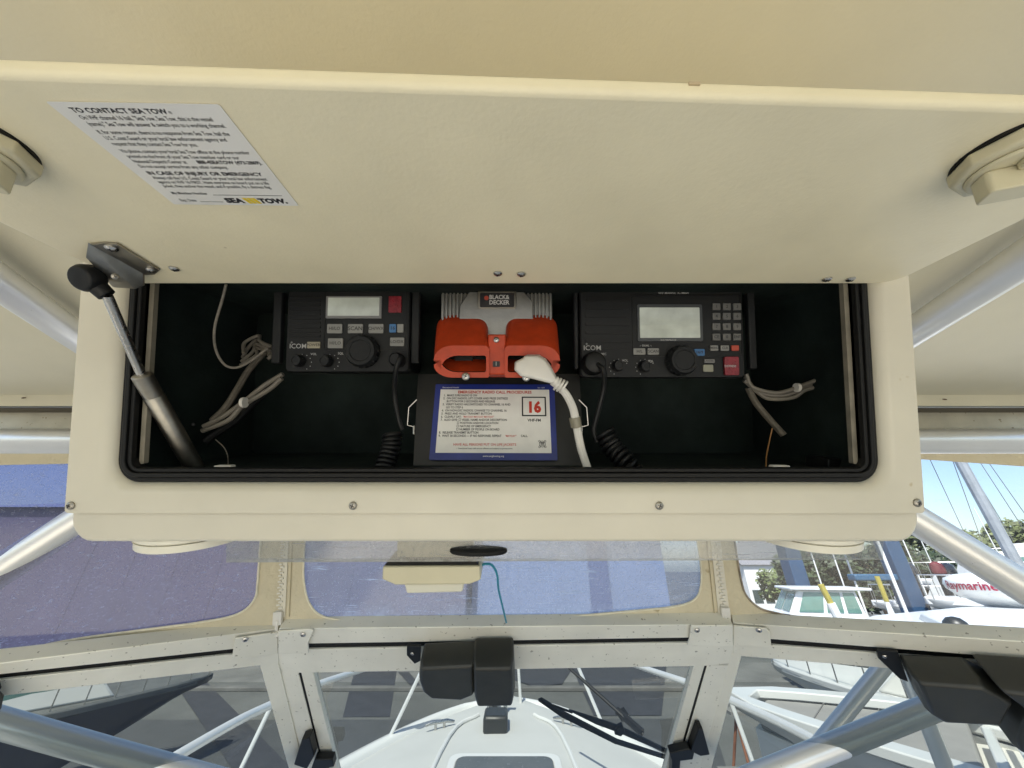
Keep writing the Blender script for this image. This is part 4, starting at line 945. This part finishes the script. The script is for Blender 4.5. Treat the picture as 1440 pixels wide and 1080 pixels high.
b = MB(); b.tube([at_f(868, 999, 2.4), at_f(903, 1030, 2.3)], .018, 8); b.tube([at_f(873, 1000, 2.4), at_f(880, 1010, 2.38)], .026, 8); b.build("joint", BLK, op)

# ------------------------------------------------------------------ NEIGHBOURING BOATS
def hull_mesh(b, M, L, beam, zd, depth, sheer=.25, n=16, blunt=.55):
    """hull pointing along local +Y, tip at origin, deck edge at local z=0"""
    rings = []
    for i in range(n + 1):
        y = -L * (i / n) ** 1.5; t = min(1, (-y) / (L * .42)); w_ = beam / 2 * (t ** blunt) if t > 0 else 0; w_ = max(w_, .02)
        zs = -sheer * min(1, -y / L); kd = depth * min(1, .25 + .75 * t)
        rings.append([M @ V((x * w_, y + fy * (1 - t), z)) for x, z, fy in ((-1, zs, 0), (-.97, zs - .12, -.05), (-.85, zs - kd * .5, -.35), (-.6, zs - kd * .8, -.6), (0, zs - kd, -.7), (.6, zs - kd * .8, -.6), (.85, zs - kd * .5, -.35), (.97, zs - .12, -.05), (1, zs, 0))])
    b.loft(rings, cap=True, closed=False)
def deckpoly(L, beam, inset, y0, y1, n=14, blunt=.55):
    out = []; T_ = []
    for i in range(n + 1):
        y = y0 + (y1 - y0) * i / n; t = min(1, max(0, -y) / (L * .42)); T_.append((max(beam / 2 * t ** blunt - inset, .01), y))
    return [(w_, y) for w_, y in T_] + [(-w_, y) for w_, y in T_[::-1]]
# dual console boat right beside us
tip = EYE + V((3.35, 7.35, -1.72)); MN = Matrix.Translation(tip) @ Matrix.Rotation(R(46), 4, 'Z')
nb = thing("bowrider_boat", V((tip.x, tip.y, 1.0)), "white bowrider with taupe bow cushions and white hardtop, nearest on the right", "boat")
b = MB(); hull_mesh(b, MN, 7.2, 3.0, 0, 1.3); b.build("hull", FIBRE, nb, ang=60)
b = MB(); o_ = deckpoly(7.2, 3.0, -.03, -.0, -7.1); i_ = deckpoly(7.2, 3.0, .26, -.40, -7.0); b.ring(o_, i_, MN, -.06, .05); b.build("gunwale", FIBRE, nb, bevel=.02)
b = MB(); b.prism(deckpoly(7.2, 3.0, .24, -.4, -7.0), MN, -.9, -.30); b.build("cockpit_floor", FIBRE2, nb)
cpoly = deckpoly(7.2, 3.0, .29, -.48, -2.6)
b = MB(); b.prism(cpoly, MN, -.3, -.06); b.build("bow_cushion", CUSH, nb, bevel=.03)
b = MB()
for y in (-1.15, -1.75, -2.3): b.box((0, y, -.055), (2.2, .012, .008), MN)
b.build("cushion_seam", mat("cushion_piping", (.16, .155, .15), .7), nb)
b = MB(); b.box((0, -2.75, -.1), (1.7, .10, .12), MN); b.box((0, -2.95, -.02), (1.9, .06, .05), MN); b.build("seat_rail", FIBRE, nb, bevel=.02)
b = MB()
b.loft([[MN @ V(p) for p in ((-1.05, -3.1, -.2), (1.05, -3.1, -.2), (1.05, -5.2, -.2), (-1.05, -5.2, -.2))], [MN @ V(p) for p in ((-1.0, -3.3, .35), (1.0, -3.3, .35), (1.0, -5.2, .35), (-1.0, -5.2, .35))]]); b.build("console", FIBRE2, nb, bevel=.03)
b = MB(); b.loft([[MN @ V(p) for p in ((-.97, -3.34, .35), (.97, -3.34, .35), (.97, -5.0, .35), (-.97, -5.0, .35))], [MN @ V(p) for p in ((-.85, -3.95, 1.0), (.85, -3.95, 1.0), (.85, -5.0, 1.0), (-.85, -5.0, 1.0))]]); b.build("windscreen", GREENGL, nb)
b = MB()
for x in (-.97, -.33, .33, .97): b.tube([MN @ V((x, -3.32, .35)), MN @ V((x * .88, -3.93, 1.0))], .025, 8)
for x in (-1, 1): b.tube([MN @ V((x, -3.5, .2)), MN @ V((x * .98, -4.1, 1.36))], .03, 10)
b.build("windscreen_frame", TUBE, nb)
rp = [at_up(1206, 870, -.32), at_up(1240, 862, -.32), at_up(1330, 855, -.32), at_up(1520, 846, -.32), at_up(1720, 880, -.32), at_up(1700, 930, -.32), at_up(1215, 930, -.32)]
rp = [at_up(1208, 871, -.33), at_up(1225, 865, -.33), at_up(1290, 859, -.33), at_up(1400, 853, -.33), at_up(1560, 850, -.33), at_up(1760, 900, -.33), at_up(1500, 960, -.33), at_up(1250, 915, -.33)]
b = MB(); b.slab(rp, V((0, 0, -.07))); b.build("boat_hardtop", FIBRE, nb, bevel=.025, segs=3)
rc_ = sum(rp, V()) / len(rp); b = MB(); b.loft([[rc_ + (p - rc_) * .8 + V((.25, .0, .001)) for p in rp], [rc_ + (p - rc_) * .76 + V((.25, 0, .04)) for p in rp]]); b.build("roof_panel", FIBRE, nb, bevel=.01)
b = MB(); b.lathe([(.06, 0), (.06, .03), (.05, .06), (.03, .08), (.005, .086)], Matrix.Translation(at_up(1350, 892, -.33)), 20); b.build("horn_cover", BLKM, nb)
for x in (-.5, .5): pass
b = MB()
for px, py in ((1260, 905), (1420, 870)): p = at_up(px, py, -.36); b.tube([p, V((p.x + .1, p.y + .1, MN.translation.z + .1))], .035, 12)
b.build("hardtop_leg", TUBE, nb)
# radar dome with lettering
rc0 = at_up(1432, 853, -.29)
rd = thing("radar_dome", rc0, "white radar dome with maroon lettering on the neighbouring hardtop", "radar")
RM = Matrix.Translation(rc0)
b = MB(); b.lathe([(.16, -.03), (.20, 0), (.33, .07), (.385, .13), (.395, .17), (.375, .215), (.30, .245), (.15, .262), (.01, .265)], RM, 48); b.build("dome", FIBRE, rd, ang=60)
def cyl_text(b, txt, cen, rad, z, size, a0, spread):
    cu = bpy.data.curves.new("t", 'FONT'); cu.body = txt; cu.size = size; cu.offset = .02 * size; cu.resolution_u = 3; cu.align_x = 'CENTER'
    o = bpy.data.objects.new("t", cu); scn.collection.objects.link(o); bpy.context.view_layer.update(); me = o.to_mesh()
    i0 = b.add([cen + V((math.cos(a0 + v.co.x / rad) * rad(v.co.y + z) if callable(rad) else math.cos(a0 + v.co.x / rad) * rad, math.sin(a0 + v.co.x / rad) * rad, z + v.co.y)) for v in me.vertices])
    for p in me.polygons: b.face([i0 + k for k in p.vertices])
    o.to_mesh_clear(); bpy.data.objects.remove(o); bpy.data.curves.remove(cu)
b = MB(); cyl_text(b, "Raymarine", rc0, .398, .13, .094, math.atan2(-(rc0 - EYE).y, -(rc0 - EYE).x) - .64, 1); b.build("lettering", MAROON, rd, fix=False)

# second boat further right, bow with rail
tip = EYE + V((5.9, 10.3, -1.85)); M3 = Matrix.Translation(tip) @ Matrix.Rotation(R(24), 4, 'Z')
def small_boat(M_, name, lab, L, beam, cab=True, rails=True, m=FIBRE, dm=FIBRE):
    t = thing(name, V((M_.translation.x, M_.translation.y, 0.6)), lab, "boat")
    b = MB(); hull_mesh(b, M_, L, beam, 0, 1.3); b.build("hull", m, t, ang=60)
    b = MB(); b.prism(deckpoly(L, beam, 0, -.01, -L * .98), M_, -.10, .04); b.build("deck", dm, t, bevel=.03)
    if cab:
        b = MB(); b.loft([[M_ @ V(p) for p in ((-beam * .34, -L * .30, .04), (beam * .34, -L * .30, .04), (beam * .38, -L * .75, .04), (-beam * .38, -L * .75, .04))], [M_ @ V(p) for p in ((-beam * .30, -L * .38, .65), (beam * .30, -L * .38, .65), (beam * .34, -L * .75, .7), (-beam * .34, -L * .75, .7))]]); b.build("cabin", FIBRE2, t, bevel=.04)
        b = MB(); b.loft([[M_ @ V(p) for p in ((-beam * .325, -L * .325, .2), (beam * .325, -L * .325, .2), (beam * .372, -L * .74, .2), (-beam * .372, -L * .74, .2))], [M_ @ V(p) for p in ((-beam * .315, -L * .37, .52), (beam * .315, -L * .37, .52), (beam * .36, -L * .74, .55), (-beam * .36, -L * .74, .55))]]); b.build("window_band", GREENGL, t)
    if rails:
        for s_ in (-1, 1):
            pts = []
            for i in range(7):
                y = -.15 - i * L * .07; tt = min(1, -y / (L * .42)); w_ = beam / 2 * tt ** .55 - .06; pts.append(M_ @ V((s_ * w_, y, .42)))
                b = MB(); b.tube([M_ @ V((s_ * w_, y, .0)), M_ @ V((s_ * w_, y, .42))], .012, 8); b.build("stanchion", STEEL, t)
            b = MB(); b.tube(pts, .014, 8, sm=3); b.build("hand_rail", STEEL, t)
    return t
small_boat(M3, "moored_boat", "white boat with pulpit rail just beyond the bowrider on the right", 8, 2.8)
def MT(px, py, up_, ang_):
    p = at_up(px, py, up_) if up_ else None; return Matrix.Translation(p) @ Matrix.Rotation(R(ang_), 4, 'Z')
# stands etc. on the ground to the right between boats
for i, (x, y) in enumerate(((2.6, 5.3), (2.9, 6.6), (4.2, 9.0))):
    t = thing("boat_stand", (x, y, 0), ["folding steel boat stand nearest under the bowrider's side", "steel boat stand under the bowrider's bow", "steel boat stand beneath the boat with the pulpit rail"][i], "boat stand", "steel boat stands under the hulls")
    b = MB(); top = V((x, y, 1.5))
    for k_ in range(3):
        a = R(120 * k_ + 20); b.tube([V((x + .45 * math.cos(a), y + .45 * math.sin(a), 0)), top], .025, 8)
    b.build("tripod", mat("rusty_orange_steel", (.25, .10, .05), .7, var=.3, vscale=8), t)
    b = MB(); b.box((x, y, 1.6), (.3, .3, .05)); b.tube([top, V((x, y, 1.6))], .02, 8); b.build("pad", CONC, t)
# yard clutter low on the right
for i in range(5):
    x, y = 1.9 + .35 * (i % 3), 4.4 + .9 * i / 2; b = MB()
    for k_ in range(5): b.box((x, y + (k_ - 2) * .2, .13), (.9, .11, .02))
    for k_ in (-1, 0, 1): b.box((x + k_ * .38, y, .07), (.08, .95, .09))
    if i % 2 == 0: tag(b.build("pallet", mat("grey_timber", (.33, .30, .25), .85, bump=.5, bscale=30, var=.2, vscale=8)), ["weathered timber pallet on the asphalt nearest the bow", "", "weathered timber pallet lying between the bow and bowrider", "", "weathered timber pallet furthest along beside the bowrider"][i], "pallet", "pallets beside the bowrider")

# ------------------------------------------------------------------ BUILDINGS
def shed(name, x0, x1, f, h_, m, lab, trim, ribs=.45):
    t = thing(name, ((x0 + x1) / 2, f, 0), lab, "building")
    b = MB(); b.box(((x0 + x1) / 2, f + 6, h_ / 2), (x1 - x0, 12, h_)); b.build("wall", m, t)
    b = MB(); k_ = x0 + .2 + (9 if ribs < .4 else 0)
    while k_ < x1: b.box((k_, f - .01, h_ / 2), (.05, .02, h_ - .1)); k_ += 2.6
    b.build("siding_rib", m, t)
    b = MB(); b.loft([[V((x, yy, zz_)) for x, yy, zz_ in ((x0 - .3, f - .35, h_), (x0 - .3, f + 12.3, h_), (x0 - .3, f + 6, h_ + 1.2))], [V((x, yy, zz_)) for x, yy, zz_ in ((x1 + .3, f - .35, h_), (x1 + .3, f + 12.3, h_), (x1 + .3, f + 6, h_ + 1.2))]]); b.build("roof", trim, t)
    return t
s1 = shed("boat_shed", -34, -2.6, 24, 7.4, SIDEPU, "large purple-grey metal boat shed seen through the left vinyl", SIDEBL, .3)
s2 = shed("boat_shed", -2.4, 9.4, 25.5, 6.4, SIDEBL, "blue metal shed behind the middle vinyl window", SIDEBL)
b = MB(); b.box((5.3, 25.42, 3.2), (1.2, .1, 6.4)); b.build("pillar", mat("dark_blue_siding", (.10, .13, .22), .5), s2)

def house(x, y, w_, d_, h_, lab, rot=0):
    M_ = Matrix.Translation((x, y, 0)) @ Matrix.Rotation(R(rot), 4, 'Z'); t = thing("house", (x, y, 0), lab, "house", "houses beyond the yard")
    b = MB(); b.box((0, 0, h_ / 2), (w_, d_, h_), M_); b.build("wall", CLAP, t)
    b = MB(); b.loft([[M_ @ V(p) for p in ((-w_ / 2 - .3, -d_ / 2 - .3, h_), (-w_ / 2 - .3, d_ / 2 + .3, h_), (-w_ / 2 - .3, 0, h_ + d_ * .4))], [M_ @ V(p) for p in ((w_ / 2 + .3, -d_ / 2 - .3, h_), (w_ / 2 + .3, d_ / 2 + .3, h_), (w_ / 2 + .3, 0, h_ + d_ * .4))]]); b.build("roof", ROOFG, t)
    for sx_ in (-.3, 0, .3):
        for zz_ in (1.4, 4.0):
            if zz_ < h_ - .8: b = MB(); b.box((w_ * sx_, -d_ / 2 - .02, zz_), (.9, .06, 1.2), M_); b.build("window", GLD, t)
    return t
house(27.2, 48, 4, 6, 4.4, "white house with grey roof left of the dark trees"); house(33, 60, 7, 6, 4.6, "pale house further back beside the light green tree", 20)
house(44, 66, 12, 8, 5.0, "long pale house behind the pilothouse boat", -10)

# ------------------------------------------------------------------ TREES
def tree(x, y, H_, rad, leaf, lab, cnt=5200, zc=.58, leafs=.17, name="broadleaf_tree"):
    t = thing(name, (x, y, 0), lab, "tree", "trees beyond the boatyard")
    rnd = random.Random(int(x * 100 + y)); b = MB()
    b.tube([V((x, y, 0)), V((x + .1, y, H_ * .25)), V((x - .1, y + .1, H_ * .55)), V((x, y, H_ * .85))], [rad * .09, rad * .02], 8)
    cl = []
    for i in range(16):
        a = rnd.uniform(0, 6.28); u_ = rnd.uniform(-.8, 1); rr_ = rad * (1 - u_ * u_ * .75) ** .5 * rnd.uniform(.45, .88)
        c_ = V((x + rr_ * math.cos(a), y + rr_ * math.sin(a), H_ * zc + u_ * H_ * (.9 - zc) )); cl.append((c_, rad * rnd.uniform(.28, .46)))
        b.tube([V((x, y, H_ * rnd.uniform(.25, .5))), c_], [rad * .03, rad * .008], 5)
    b.build("trunk", BARK, t)
    b = MB(); vs_, fs = [], []
    for i in range(cnt):
        c_, r_ = cl[i % len(cl)]; d = V((rnd.gauss(0, 1), rnd.gauss(0, 1), rnd.gauss(0, 1))).normalized() * r_ * rnd.uniform(.55, 1.12) ; d.z *= .8
        p = c_ + d; u1 = V((rnd.uniform(-1, 1), rnd.uniform(-1, 1), rnd.uniform(-.6, .6))).normalized(); u2 = u1.orthogonal().normalized(); s_ = leafs * rnd.uniform(.6, 1.4)
        k_ = len(b.v); b.v += [p + u1 * s_, p + u2 * s_ * .6, p - u1 * s_, p - u2 * s_ * .6]; b.face([k_, k_ + 1, k_ + 2, k_ + 3])
    b.build("crown", leaf, t, fix=False)
    return t
tree(17.9, 24.5, 6.0, 1.9, LEAF1, "dark tree just right of the first blue lift leg")
tree(19.6, 26, 6.8, 2.7, LEAF1, "tall dark tree behind the yellow jack post")
tree(22.9, 26.5, 5.9, 2.6, LEAF1, "dark tree behind the second blue lift leg")
tree(27.5, 27, 4.9, 2.6, LEAF1, "low dark tree between the lift and the white boats", 3800)
tree(24.2, 38, 4.7, 1.9, LEAF3, "light green tree beside the white house", 3000)
for i, (x, y, h_) in enumerate(((48, 52, 9), (56, 50, 8.2), (66, 52, 9.8), (76, 54, 9.2), (88, 58, 10.5))):
    tree(x, y, h_, 4.6, LEAF2, ["olive tree on the skyline just right of the box corner", "olive tree on the skyline left of the leaning mast", "olive tree on the skyline behind the mast foot", "olive tree on the skyline right of the mast", "furthest right olive tree on the skyline"][i], 3600, .55, .34)

# ------------------------------------------------------------------ TRAVEL LIFT, masts, boats behind
tl = thing("travel_lift", (13.5, 15.5, 0), "blue boat lift with two tall square legs and cross arm", "boat lift")
def leg(px0, py0, f, wd_, lean=0):
    p = at_f(px0, py0, f); b = MB(); b.box((p.x, p.y, 3.4), (wd_, wd_, 6.8)); b.build("leg", BLUEST, tl, bevel=.03); return p
q1 = leg(1122, 820, 14.5, .50); q2 = leg(1270, 820, 14.0, .50)
b = MB(); c_ = (q1 + q2) / 2; b.box(((q1.x + q2.x) / 2, (q1.y + q2.y) / 2, 6.9), (abs(q2.x - q1.x) + .8, .55, .6)); b.build("top_beam", BLUEST, tl, bevel=.03)
b = MB(); a_ = at_f(1197, 812, 14.0); b.box((a_.x + .9, a_.y, a_.z), (1.8, .35, .2)); b.build("cross_arm", mat("mid_blue_paint", (.025, .085, .16), .4), tl, bevel=.04)
for p in (q1, q2):
    b = MB(); b.lathe([(.5, -.2), (.5, .2)], Matrix.Translation((p.x, p.y, .5)) @ Matrix.Rotation(R(90), 4, 'Y'), 24); b.build("wheel", RUB, tl)
b = MB(); b.tube([at_f(1154, 822, 10.8), at_f(1168, 848, 10.8)], .07, 10); b.build("yellow_ram", YEL, tl)
b = MB(); b.tube([at_f(1168, 848, 10.8), at_f(1188, 888, 10.8)], .10, 10); b.build("ram_sleeve", WSTEEL, tl)
jp = at_f(1247, 846, 11.0); jk = thing("jack_post", (jp.x, jp.y, 0), "post with yellow upper and white lower section between lift legs", "post")
b = MB(); b.tube([jp, jp + V((0, 0, .58))], .055, 8); b.build("yellow_section", YEL, jk)
b = MB(); b.tube([V((jp.x - .35, jp.y, 0)), jp], .045, 8); b.tube([V((jp.x + .35, jp.y, 0)), jp], .045, 8); b.build("white_legs", WSTEEL, jk)
def pole(px, py, f, h_, r, lab, top=None, m=WSTEEL, name="mast", cat="mast"):
    p = at_f(px, py, f); b = MB(); b.tube([V((p.x, p.y, 0)), V((p.x, p.y, h_))], [r, r * .8], 10); return tag(b.build(name, m, base=(p.x, p.y, 0)), lab, cat, "masts and poles in the yard")
pole(1395, 730, 11, 17, .14, "thick grey mast rising at the far right of the vinyl window", m=mat("grey_mast", (.36, .38, .40), .4, .3, var=.15, vscale=4))
pole(1250, 800, 11, 5.3, .045, "thin white pole in front of the second blue lift leg")
pole(1148, 800, 18, 6, .03, "thin pale pole just right of the first blue lift leg", m=WSTEEL)
pole(1203, 820, 16, 5.0, .04, "slim pale pole in front of the dark trees")
def stay(p, q, lab): b = MB(); b.tube([p, q], .010, 6); return tag(b.build("rigging_wire", STEELD), lab, "rigging wire", "rigging wires across the sky at right")
stay(at_f(1305, 640, 11), at_f(1362, 762, 13), "rigging wire nearest the box corner"); stay(at_f(1337, 640, 11), at_f(1382, 765, 13), "rigging wire just left of the thick mast")
stay(at_f(1352, 640, 12), at_f(1425, 760, 12), "rigging wire just right of the thick mast"); stay(at_f(1375, 645, 12), at_f(1440, 745, 12), "second rigging wire right of the thick mast"); stay(at_f(1390, 650, 12), at_f(1450, 735, 12), "rigging wire furthest right in the sky")
# pilothouse boat
Mp = Matrix.Translation(at_f(1040, 868, 13)) @ Matrix.Rotation(R(74), 4, 'Z') @ Matrix.Scale(.80, 4)
ph = thing("pilothouse_boat", V((Mp.translation.x + 2, Mp.translation.y, .8)), "white pilothouse boat with green tinted windows behind the first lift leg", "boat")
b = MB(); hull_mesh(b, Mp, 6.0, 2.3, 0, 1.2); b.prism(deckpoly(6, 2.3, 0, -.01, -5.9), Mp, -.08, .03); b.build("hull", FIBRE, ph, ang=50)
b = MB(); A0 = [(-.85, -1.3, 0), (.85, -1.3, 0), (.85, -3.7, 0), (-.85, -3.7, 0)]; A1 = [(-.75, -1.9, .95), (.75, -1.9, .95), (.8, -3.6, .95), (-.8, -3.6, .95)]
b.loft([[Mp @ V(p) for p in A0], [Mp @ V(p) for p in A1]]); b.build("cabin", FIBRE, ph, bevel=.03)
b = MB(); lerp = lambda p, q, t: tuple(p[i] + (q[i] - p[i]) * t for i in range(3))
def pane(a, c, e, g_, s0, s1, t0, t1, off):
    def P(s_, t_): return V(lerp(lerp(a, c, s_), lerp(g_, e, s_), t_))
    return [Mp @ (P(s_, t_) + V(off)) for s_, t_ in ((s0, t0), (s1, t0), (s1, t1), (s0, t1))]
for s0, s1 in ((.04, .47), (.53, .96)): b.slab(pane(A0[0], A0[1], A1[1], A1[0], s0, s1, .3, .92, (0, .02, 0)), V((0, 0, .01)))
for i0_, i1_, off in ((0, 3, (-.02, 0, 0)), (1, 2, (.02, 0, 0))):
    for s0, s1 in ((.12, .45), (.5, .72), (.77, .95)): b.slab(pane(A0[i0_], A0[i1_], A1[i1_], A1[i0_], s0, s1, .3, .92, off), V((0, 0, .01)))
b.build("cabin_window", GREENGL, ph)
b = MB(); b.prism(rrect(-.95, -4.1, .95, -1.65, .2, 5), Mp, .95, 1.03); b.build("cabin_roof", FIBRE, ph, bevel=.02)
# boats heaped behind on the right
for i, (px, py, f, a_, L_, lab) in enumerate(((1258, 838, 17, 65, 7, "small white boat on the ground between lift leg and radar dome"), (1285, 812, 21, 75, 8, "white cabin boat behind the second lift leg"), (1335, 806, 26, 60, 9, "larger white cabin boat behind the red and black cowls"), (1425, 800, 24, 80, 9, "white flybridge boat at far right under the mast"))):
    M_ = Matrix.Translation(at_f(px, py + 4, f)) @ Matrix.Rotation(R(a_), 4, 'Z'); small_boat(M_ @ Matrix.Diagonal((1, 1, 1.9, 1)), "laid_up_boat", lab, L_, 2.8, True, i != 0)
for i, (px, py, m_, lab) in enumerate(((1283, 800, HULLN, "black outboard cowl nearest the second lift leg"), (1322, 798, HULLR, "red outboard cowl beside the black ones"), (1338, 800, HULLN, "black outboard cowl right of the red one"))):
    p = at_f(px, py + 10, 15); b = MB(); M_ = Matrix.Translation(p) @ Matrix.Scale(.75, 4)
    b.use(m_); b.lathe([(.2, 0), (.3, .05), (.32, .25), (.27, .45), (.12, .55), (.01, .57)], M_, 20, .7); b.use(HULLN); b.tube([p + V((0, 0, .05)), p + V((.1, .1, -1.2))], .12, 10)
    tag(b.build("outboard_motor", None), lab, "outboard motor", "outboard motors on the laid up boats")

# dark boat on the left, seen through the left wing pane
MD = Matrix.Translation(at_up(300, 948, -2.4)) @ Matrix.Rotation(R(-38), 4, 'Z')
small_boat(MD, "moored_boat", "dark hulled boat low on the left beyond the left wing pane", 6.5, 2.3, True, True, mat("dark_navy_hull", (.02, .022, .035), .3, coat=.4), mat("grey_deck_paint", (.10, .105, .10), .6, bump=.3, bscale=60, var=.2, vscale=3))

# rust marks on the ceiling lip and a chip on the lid rim
RUST = mat("rust_mark", (.10, .045, .015), .8, var=.4, vscale=300)
for px, py in ((36, 560), (1326, 562)):
    p = at_f(px, py, .988); b = MB(); b.lathe([(.0001, 0), (.0075, .0004), (.0001, .001)], Matrix.Translation(p + V((0, -.004, -.001))) @ Matrix.Rotation(R(75), 4, 'X'), 10, .35); b.build("rust_mark", RUST, ht)
b = MB(); q = FLi @ lw(976, 140, 0); b.box((q.x, edge(q.x) + .0002, -.008), (.006, .0008, .002), FL); b.build("chip_mark", mat("brown_chip", (.52, .42, .28), .8), lid)

for px, f, h_, lab in ((1283, 20, 7.2, "thin pole just right of the second blue lift leg"), (1309, 24, 7.0, "thin pole above the red and black outboard cowls"), (1410, 24, 7.4, "thin pole behind the radar dome"), (1175, 17, 5.6, "thin pole between the ram and the dark trees")):
    pole(px, 790, f, h_, .03, lab)

for px, py, f, a_, lab in ((1300, 842, 13.5, 70, "white cabin boat close behind the neighbouring hardtop, under the outboards"), (1225, 846, 19, 62, "small pale boat low behind the yellow and white post"), (1385, 786, 30, 78, "furthest white cabin boat, between the thick tube and the mast")):
    small_boat(Matrix.Translation(at_f(px, py, f)) @ Matrix.Rotation(R(a_), 4, 'Z') @ Matrix.Diagonal((1, 1, 1.6, 1)), "laid_up_boat", lab, 7, 2.6)
tree(31.5, 33, 4.6, 2.4, LEAF1, "dark tree above the heaped white boats", 3400)
